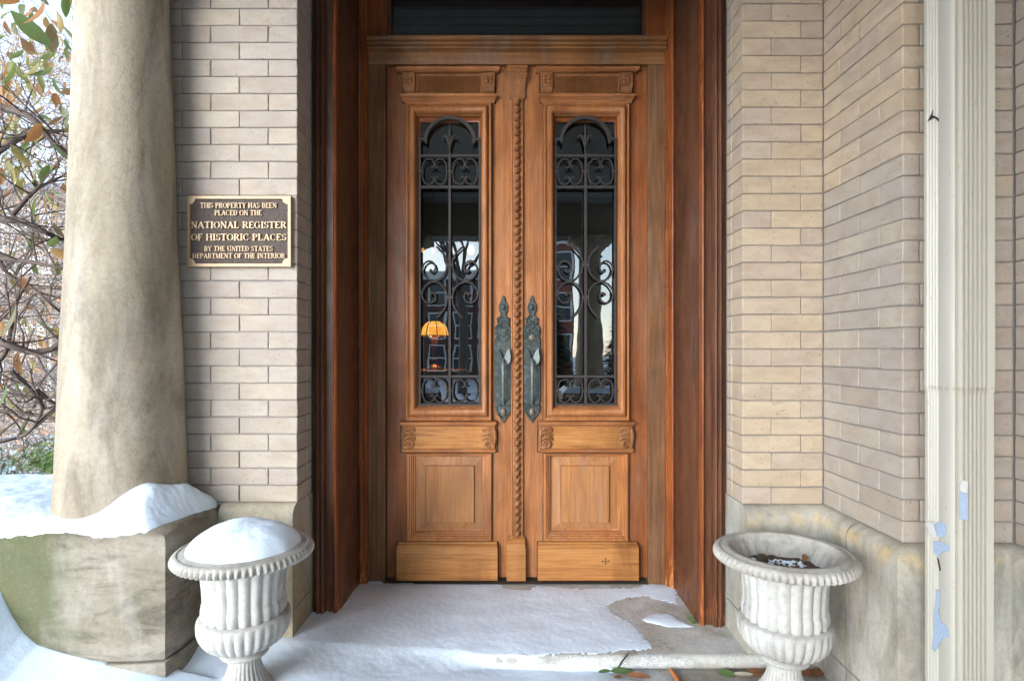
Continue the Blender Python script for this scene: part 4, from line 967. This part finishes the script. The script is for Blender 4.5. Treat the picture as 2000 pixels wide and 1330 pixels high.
tag(MB().tube([(x, y, FLOOR + .014), ((x + x2) / 2 + .003, (y + y2) / 2, FLOOR + .012), (x2, y2 - .04, FLOOR + .010)], [.007, .0085, .007], 7).build('stick', M['oranget'], smooth=60), 'short orange brown stick lying below the doorstep', 'stick')
gb = MB()
x, y = onfloor(1359, 1217, .002)
for k in range(5): gb.tube([(x - .003 * k, y, .002), (x - .012 - .005 * k, y + .004, .022), (x - .024 - .006 * k, y + .008, .034 + .004 * k)], [.002, .0018, .0004], 4)
tag(gb.build('grass_tuft', M['greenleaf']), 'tiny green grass tuft at the foot of the right casing', 'grass')
x, y = UR[0] + .075, UR[1] + .03
o = leafshape(.04, .018).build('fallen_leaf', M['deadleaf'], smooth=60); o.location = (x, y, .425); o.rotation_euler = (.4, -.5, .9); tag(o, 'orange brown dry leaf lying inside the right urn', 'leaf')

# ------------------------------------------------------------------ downspout
ds = empty('downspout', (1.2, 1.55, FLOOR)); tag(ds, 'cream painted corrugated downspout with peeling blue patches', 'downspout')
def spout_sec(g=0.0):
    xa, xb, yf, yb = 1.1475 - g, 1.2560 + g, 1.500 - g, 1.602 + g; s = [(xa, yb)]
    n = 4; y0, y1 = yb - .010, 1.548
    for k in range(n):
        ya = y0 + (y1 - y0) * k / n; yc = y0 + (y1 - y0) * (k + 1) / n; s += [(xa, ya), (xa + .0045, ya + (yc - ya) * .3), (xa + .0045, ya + (yc - ya) * .6), (xa, ya + (yc - ya) * .9)]
    s += [(xa - .001, 1.538), (xa - .001, 1.512), (xa + .002, yf + .004), (xa + .005, yf)]
    s += [(xa + .007, yf + .001), (xa + .009, yf + .006), (xa + .019, yf + .007)]
    x0, x1 = xa + .021, xb - .022; n = 6
    for k in range(n):
        a = x0 + (x1 - x0) * k / n; b = x0 + (x1 - x0) * (k + 1) / n; s += [(a + (b - a) * .1, yf), (a + (b - a) * .5, yf), (a + (b - a) * .62, yf + .0085), (a + (b - a) * .95, yf + .0085)]
    s += [(x1 + .001, yf), (xb - .003, yf), (xb, yf + .004), (xb, yb)]
    return s
zs = .987
part(MB().extr_z(spout_sec(), FLOOR - .02, zs + .002), 'lower_pipe', M['spout'], ds, 25)
part(MB().extr_z(spout_sec(.0016), zs - .006, 3.06), 'upper_pipe', M['spout'], ds, 25)
def patch(pts, Y, name, mat, dy=.0012, face='f'):
    L = []
    for off in (.0, .0010):
        if face == 'f': L.append([((px - VX) * Y / F, Y - dy - off, EYE + (HY - py) * Y / F) for px, py in pts])
        else:
            row = []
            for px, py in pts:
                X = 1.1462 - .0002; y_ = X * F / (px - VX); row.append((X - dy - off, y_, EYE + (HY - py) * y_ / F))
            L.append(row)
    part(MB().loops(L), name, mat, ds)
patch([(1874, 961), (1880, 959), (1882, 963), (1889, 962), (1890, 1012), (1885, 1016), (1880, 1012), (1874, 1014)], 1.5, 'blue_patch', M['bluepaint'])
patch([(1874, 946), (1882, 938), (1890, 941), (1889, 961), (1882, 962), (1875, 958)], 1.5, 'bare_patch', M['peel'], .0005)
patch([(1826, 1024), (1836, 1019), (1848, 1023), (1849, 1040), (1842, 1049), (1832, 1047)], 1.55, 'blue_patch', M['bluepaint'], .0005, 's')
patch([(1824, 1056), (1834, 1057), (1846, 1060), (1855, 1066), (1855, 1076), (1844, 1076), (1832, 1086), (1825, 1080)], 1.55, 'blue_patch', M['bluepaint'], .0005, 's')
patch([(1829, 1152), (1836, 1153), (1837, 1175), (1833, 1190), (1838, 1215), (1846, 1218), (1853, 1230), (1855, 1245), (1842, 1244), (1834, 1262), (1826, 1272), (1821, 1266), (1825, 1240), (1826, 1215), (1825, 1195), (1829, 1175)], 1.55, 'blue_patch', M['bluepaint'], .0005, 's')
patch([(1812, 1022), (1820, 1018), (1826, 1022), (1833, 1046), (1829, 1050), (1820, 1042)], 1.55, 'curled_flake', M['peel'], .004, 's')
patch([(1812, 238), (1818, 227), (1823, 215), (1822, 226), (1828, 228), (1834, 232), (1835, 238), (1827, 231), (1821, 232)], 1.55, 'tear', M['darkhole'], .0004, 's')
patch([(1831, 1088), (1834, 1092), (1838, 1113), (1836, 1115), (1833, 1100)], 1.55, 'tear', M['darkhole'], .0004, 's')

# ------------------------------------------------------------------ room behind the glass
room = empty('hallway', (0, 5, 0)); tag(room, 'dim hallway interior seen through the door glass', 'room')
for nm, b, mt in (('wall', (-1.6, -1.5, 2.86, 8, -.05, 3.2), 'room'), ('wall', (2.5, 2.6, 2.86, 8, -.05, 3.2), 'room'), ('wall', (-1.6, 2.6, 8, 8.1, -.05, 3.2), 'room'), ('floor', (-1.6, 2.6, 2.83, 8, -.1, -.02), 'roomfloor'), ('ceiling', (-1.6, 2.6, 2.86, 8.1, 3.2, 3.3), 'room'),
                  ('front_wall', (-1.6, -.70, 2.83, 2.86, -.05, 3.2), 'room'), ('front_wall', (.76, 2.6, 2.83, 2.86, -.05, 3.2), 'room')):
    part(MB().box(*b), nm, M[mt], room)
lx, ly = (849 - VX) * 5.2 / F, 5.2
zt = W(0, 722, ly).z
tb = empty('side_table', (lx, ly, 0)); tag(tb, 'small wooden table carrying the amber lamp behind the left pane', 'table')
part(MB().lathe([(.30, zt - .03), (.31, zt - .02), (.30, zt)], lx, ly, 32), 'table_top', M['table'], tb, 30)
part(MB().lathe([(.16, -.02), (.05, .05), (.035, .4), (.06, .6), (.04, zt - .03)], lx, ly, 20), 'pedestal', M['table'], tb, 50)
lm = empty('table_lamp', (lx, ly, zt)); tag(lm, 'glowing amber glass table lamp seen through the left door pane', 'lamp')
part(MB().lathe([(.075, zt + .001), (.07, zt + .02), (.022, zt + .05), (.018, zt + .2), (.03, zt + .25), (.015, zt + .36)], lx, ly, 20), 'lamp_base', M['brass'], lm, 50)
zl = W(0, 656, ly).z; zh = W(0, 628, ly).z; hh = zh - zl; rl = 27 * ly / F
shp = [(rl, zl), (rl * .97, zl + hh * .25), (rl * .86, zl + hh * .6), (rl * .66, zl + hh * .87), (rl * .40, zl + hh)]
sh = part(MB().lathe(shp, lx, ly, 36, False, False), 'lamp_shade', M['amber'], lm, 50)
m = MB()
for k in range(8):
    a = k * math.pi / 4 + .3; m.tube([(lx + (r + .002) * math.cos(a), ly + (r + .002) * math.sin(a), z) for r, z in shp], .004, 4)
m.tube([(lx + rl * 1.01 * math.cos(k * math.pi / 16), ly + rl * 1.01 * math.sin(k * math.pi / 16), zl) for k in range(33)], .006, 5)
part(m, 'shade_ribs', M['lead'], lm)
pl = bpy.data.lights.new('lamp_light', 'POINT'); pl.energy = 5; pl.color = (1, .6, .25); pl.shadow_soft_size = .05; plo = bpy.data.objects.new('lamp_light', pl); COL.objects.link(plo); plo.parent = lm; plo.location = (0, 0, zl - zt + .02)
for px, py, Y, r, mt, lb in ((920, 488, 6.0, .035, 'bulb', 'pale glowing pendant bulb seen high in the left pane'), (826, 489, 6.5, .018, 'bulb_amber', 'small amber pendant light at the left pane edge'), (846, 491, 6.5, .018, 'bulb_amber', 'small amber pendant light beside the left curtain')):
    p = W(px, py, Y); e = empty('pendant_lamp', p); tag(e, lb, 'lamp', 'pendant lamps in the hallway')
    part(MB().lathe([(r * .5, p.z - r * 1.4), (r, p.z - r * .6), (r * .9, p.z + r * .6), (r * .4, p.z + r * 1.4)], p.x, p.y, 16), 'glass_shade', M[mt], e, 60)
    part(MB().tube([(p.x, p.y, p.z + r * 1.4), (p.x, p.y, 3.2)], .004, 5), 'cord', M['brass'], e)

# ------------------------------------------------------------------ garden at the left: shrub, yew, tangle, house
def rnd_branch(m, rr, p, d, L_, r, depth, tips, up=.08, kink=.35, n=5):
    pts = [Vector(p)]; rad = [r]; d = Vector(d).normalized()
    for i in range(n):
        d = (d + Vector((rr.gauss(0, kink), rr.gauss(0, kink), rr.gauss(up, kink))) * .45).normalized(); pts.append(pts[-1] + d * L_ / n); rad.append(r * (1 - .6 * (i + 1) / n))
        if depth > 0 and i >= 1:
            for _ in range(rr.choice((1, 1, 2))):
                dd = (d + Vector((rr.gauss(0, .7), rr.gauss(0, .7), rr.gauss(.1, .5)))).normalized(); rnd_branch(m, rr, pts[-1], dd, L_ * rr.uniform(.45, .7), rad[-1] * .62, depth - 1, tips, up, kink, n)
    m.tube(pts, rad, 5, 1, False); tips.append((pts[-1], d))
rr = random.Random(21)
shr = empty('rhododendron_shrub', (-2.9, 3.4, -.6)); tag(shr, 'leggy shrub with drooping green and orange leaves left of the column', 'shrub')
m = MB(); tips = []
# limbs that cross the view left of the column
limbs = [[(-120, 150, 3.0), (-10, 205, 2.9), (60, 230, 2.85), (110, 285, 2.9), (170, 330, 3.0)], [(-100, 400, 3.1), (0, 427, 2.9), (40, 432, 2.9), (80, 450, 2.9), (125, 468, 3.0), (190, 470, 3.1)],
         [(-100, 650, 2.8), (0, 668, 2.7), (30, 678, 2.7), (70, 688, 2.75), (120, 678, 2.8), (180, 670, 2.9)], [(20, 725, 2.75), (45, 745, 2.8), (75, 780, 2.85), (82, 800, 2.9), (60, 840, 2.9), (20, 858, 2.9), (-80, 862, 2.9)],
         [(25, 420, 2.9), (55, 385, 2.95), (80, 365, 3.0), (120, 345, 3.1)], [(0, 505, 3.0), (60, 512, 3.0), (120, 523, 3.0), (180, 520, 3.1)], [(-40, 800, 3.0), (40, 806, 3.0), (120, 820, 3.0), (160, 835, 3.1)], [(0, 510, 3.1), (20, 540, 3.1), (60, 560, 3.1), (95, 590, 3.1), (130, 620, 3.2)],
         [(-60, 330, 3.0), (-10, 300, 3.0), (30, 275, 3.0), (70, 260, 3.05), (130, 255, 3.1)], [(-20, 720, 2.8), (10, 690, 2.8), (22, 640, 2.8), (28, 600, 2.85), (60, 540, 2.9)], [(70, 760, 2.85), (110, 790, 2.9), (160, 800, 3.0)]]
for lb in limbs:
    pts = [W(*p) for p in lb]; pts = spline(pts, 5); r0 = .022 if lb[0][0] < -50 else .013
    m.tube(pts, [r0 * (1 - .6 * i / len(pts)) for i in range(len(pts))], 6)
    for i in range(3, len(pts), 3):
        for _ in range(2):
            d = Vector((rr.gauss(0, .6), rr.gauss(0, .6), rr.gauss(.25, .6))); rnd_branch(m, rr, pts[i], d, rr.uniform(.15, .4), .0055, 1, tips, .05, .4, 4)
m.tube([(-2.95, 3.1, -.62), (-2.9, 3.0, .2), (-2.75, 2.9, .8), (-2.85, 2.95, 1.3), (-2.8, 3.0, 1.9), (-2.95, 3.1, 2.5), (-2.85, 3.15, 3.0)], [.04, .034, .03, .024, .018, .011, .002], 8)
part(m, 'branches', M['bark'], shr, 60)
lfm = [leafshape(1.0, w, .35, c, 6) for w, c in ((.36, .25), (.42, .12), (.30, .4))]
lmesh = []
for k, q in enumerate(lfm):
    o = q.build('leaf', M['leaf'], smooth=60); lmesh.append(o.data); bpy.data.objects.remove(o)
spots = [(30, 615, 2.45, .155), (100, 65, 2.6, .13), (110, 40, 2.6, .11), (22, 40, 2.5, .17), (85, 20, 2.5, .14), (75, 140, 2.9, .11), (95, 120, 2.9, .1), (50, 30, 2.7, .15), (28, 140, 2.8, .12), (60, 170, 2.9, .11), (100, 290, 2.8, .13), (80, 260, 2.8, .12), (60, 270, 2.85, .12), (90, 400, 2.9, .12), (75, 400, 2.9, .13), (15, 330, 2.8, .12), (35, 705, 2.6, .11), (12, 770, 2.6, .12), (110, 480, 2.9, .09), (70, 640, 2.8, .11), (45, 560, 2.9, .1), (20, 300, 2.8, .12)]
def add_leaf(p, L_):
    o = link('leaf', rr.choice(lmesh), shr); o.matrix_parent_inverse = Matrix.Translation(-shr.location)
    d = Vector((rr.gauss(0, .35), rr.gauss(0, .35), -1 + rr.uniform(0, .7))).normalized(); q = d.to_track_quat('X', 'Z'); q = q @ Matrix.Rotation(rr.uniform(0, 6.28), 3, 'X').to_quaternion()
    o.location = p; o.rotation_euler = q.to_euler(); o.scale = (L_, L_ * rr.uniform(.8, 1.25), L_)
for px, py, Y, L_ in spots: add_leaf(W(px, py - 18, Y), L_)
for k in range(230):
    px = rr.uniform(-30, 150); py = rr.uniform(-20, 350) if k < 165 else rr.uniform(300, 830); add_leaf(W(px, py, rr.uniform(2.9, 4.3)), rr.uniform(.07, .12))
tw = MB(); tw2 = MB()
for k in range(4200):
    px = rr.uniform(-120, 240); py = rr.uniform(90, 980) if k % 4 else rr.uniform(400, 980); Y = rr.uniform(4.6, 9.0); p = W(px, py, Y); L_ = rr.uniform(.25, .8); a = rr.uniform(0, 6.28); el = rr.gauss(.35, .5)
    d = Vector((math.cos(a) * math.cos(el), math.sin(a) * math.cos(el), math.sin(el))); b = Vector((rr.gauss(0, .1), rr.gauss(0, .1), rr.gauss(0, .1)))
    (tw if k % 3 else tw2).tube([p, p + d * L_ * .5 + b * L_, p + d * L_], [.0042, .0034, .0016], 3, 1, False)
tag(tw.build('dry_thicket', M['twig']), 'pale tangle of dry twigs behind the shrub', 'thicket', kind='stuff')
tag(tw2.build('grey_thicket', M['twig_b']), 'grey tangle of bare twigs behind the shrub', 'thicket', kind='stuff')
tl = MB()
for k in range(4500):
    p = W(rr.uniform(-120, 240), rr.uniform(70, 960), rr.uniform(4.4, 8.0)); a = Vector((rr.gauss(0, 1), rr.gauss(0, 1), rr.gauss(0, 1))).normalized() * rr.uniform(.03, .06); b = Vector((rr.gauss(0, 1), rr.gauss(0, 1), rr.gauss(0, 1))).normalized() * .02
    tl.add([p, p + a * .5 + b, p + a, p + a * .5 - b], [(0, 1, 2, 3)])
tw_ = NT('withered_leaf'); n_ = tw_.noise(tw_.coords(), 9, 2); tw_.col(tw_.ramp(n_, [(.3, (.20, .17, .06)), (.45, (.33, .19, .09)), (.6, (.40, .20, .11)), (.72, (.24, .24, .09))])); tw_.rough(.8); M['witherleaf'] = tw_.m
tag(tl.build('withered_leaves', M['witherleaf']), 'withered pinkish brown leaves scattered through the thicket', 'leaves', kind='stuff')
yw = empty('yew_bush', (-2.75, 3.3, -.6)); tag(yw, 'low green yew bush with snow left of the column foot', 'bush')
m = MB()
for k in range(5200):
    a = rr.uniform(0, 6.28); e = rr.uniform(-.3, 1.3); rad = rr.uniform(.75, 1.03)
    c = Vector((-2.95 + .85 * rad * math.cos(a) * math.cos(e), 3.35 + .6 * rad * math.sin(a) * math.cos(e), -.05 + .58 * rad * math.sin(e) * (1 + .25 * mnoise.noise(Vector((a * 2, e * 3, 0))))))
    d = Vector((math.cos(a), math.sin(a), rr.uniform(.0, .9))).normalized(); s = d.cross(Vector((rr.gauss(0, 1), rr.gauss(0, 1), rr.gauss(0, 1)))).normalized()
    L_ = rr.uniform(.03, .075)
    for q in range(3):
        pb_ = c + d * L_ * q / 3
        for sg in (-1, 1):
            t_ = pb_ + (s * sg + d * .6) * .016; m.add([pb_, pb_ + d * .006, t_], [(0, 1, 2)])
    m.add([c, c + d * L_, c + d * L_ + s * .003, c + s * .003], [(0, 1, 2, 3)])
part(m, 'foliage', M['yew'], yw)
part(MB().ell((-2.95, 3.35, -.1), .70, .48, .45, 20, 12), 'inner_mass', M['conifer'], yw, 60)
hn = empty('neighbour_house', (-10, 11.5, -.6)); tag(hn, 'grey sided neighbouring house glimpsed through the shrub', 'house')
part(MB().box(-16, -4.5, 11.5, 18, -.6, 4.3), 'wall', M['siding'], hn)
part(MB().loops([[(-16.4, 11.1, 4.3), (-16.4, 18.4, 4.3), (-16.4, 14.75, 5.6)], [(-4.1, 11.1, 4.3), (-4.1, 18.4, 4.3), (-4.1, 14.75, 5.6)]]), 'roof', M['snow'], hn)
for xx in (-13.5, -11.2, -9.6, -7.5):
    for zz in (.3, 2.6):
        w_ = part(MB().box(xx - .5, xx + .5, 11.44, 11.499, zz, zz + 1.3), 'window', M['whitepaint'], hn); o = MB().box(xx - .42, xx + .42, 11.42, 11.45, zz + .08, zz + 1.22).build('pane', M['winglass'], w_); o.matrix_parent_inverse = Matrix.Identity(4)

# ------------------------------------------------------------------ street side, seen mirrored in the glass
def house(name, label, x0, x1, y, zt, mat, cols, rows, zw0, dz):
    e = empty(name, ((x0 + x1) / 2, y, -.6)); tag(e, label, 'building')
    part(MB().box(x0, x1, y - 8, y, -.6, zt), 'wall', mat, e); part(MB().box(x0 - .3, x1 + .3, y - 8.3, y + .3, zt + .001, zt + .35), 'cornice', M['whitepaint'], e); part(MB().box(x0 - .2, x1 + .2, y - 8.2, y + .2, zt + .351, zt + .5), 'roof', M['snow'], e)
    for i in range(cols):
        for j in range(rows):
            cx = x0 + (x1 - x0) * (i + .5) / cols; z = zw0 + j * dz
            w_ = part(MB().box(cx - .55, cx + .55, y + .001, y + .08, z, z + 1.6), 'window', M['whitepaint'], e)
            for q in (0, 1):
                o = MB().box(cx - .46, cx + .46, y + .07, y + .10, z + .08 + q * .76, z + .76 + q * .76).build('pane', M['winglass'], w_); o.matrix_parent_inverse = Matrix.Identity(4)
house('brick_house', 'brown brick house across the street mirrored in the left pane', -9.5, -.7, -29, 5.3, M['brownbrick'], 6, 3, -.2, 1.95)
house('brick_house', 'red brick house with white cornice mirrored in the right pane', -.3, 3.5, -27, 7.0, M['redbrick'], 3, 3, .4, 2.3)
rr = random.Random(5)
def tree(x, y, h, label, seed):
    r2 = random.Random(seed); e = empty('bare_tree', (x, y, -.6)); tag(e, label, 'tree', 'bare street trees')
    m = MB(); m.tube([(x, y, -.62), (x + .05, y, h * .2), (x - .05, y + .05, h * .45)], [.22, .18, .14], 8); part(m, 'trunk', M['bark_tree'], e, 60)
    m = MB(); tips = []
    for k in range(7):
        a = r2.uniform(0, 6.28); rnd_branch(m, r2, (x, y, h * r2.uniform(.3, .45)), (math.cos(a) * .8, math.sin(a) * .8, .9), h * .45, .08, 3, tips, .25, .3, 4)
    part(m, 'crown', M['bark_tree'], e)
tree(-3.6, -13, 8, 'bare tree mirrored highest in the left pane', 2); tree(-1.9, -17, 9, 'bare street tree mirrored right of the first', 3); tree(4.6, -15, 9, 'bare street tree mirrored in the right pane', 4)
def conifer(x, y, h, w, label, seed):
    r2 = random.Random(seed); e = empty('conifer', (x, y, -.6)); tag(e, label, 'tree', 'evergreens before the porch')
    m = MB(); m.tube([(x, y, -.62), (x, y, h)], [.08, .02], 6); part(m, 'trunk', M['bark_tree'], e)
    m = MB()
    for k in range(2600):
        t = r2.random() ** .7; z = -.4 + (h + .3) * (1 - t); r = w * t * r2.uniform(.35, 1.05); a = r2.uniform(0, 6.28); c = Vector((x + r * math.cos(a), y + r * math.sin(a), z)); d = Vector((math.cos(a), math.sin(a), r2.uniform(-.5, .2))).normalized() * r2.uniform(.12, .28); s = d.cross(Vector((0, 0, 1))).normalized() * .06
        m.add([c, c + d * .5 + s, c + d, c + d * .5 - s], [(0, 1, 2, 3)])
    part(m, 'crown', M['conifer'], e)
conifer(.75, -5.6, 2.1, .8, 'dark evergreen mirrored left of the column in the right pane', 6); conifer(2.1, -5.2, 1.9, .8, 'dark evergreen mirrored right of the column in the right pane', 7)
conifer(-3.0, -6.0, 1.6, .8, 'evergreen bush at the left before the porch', 8)
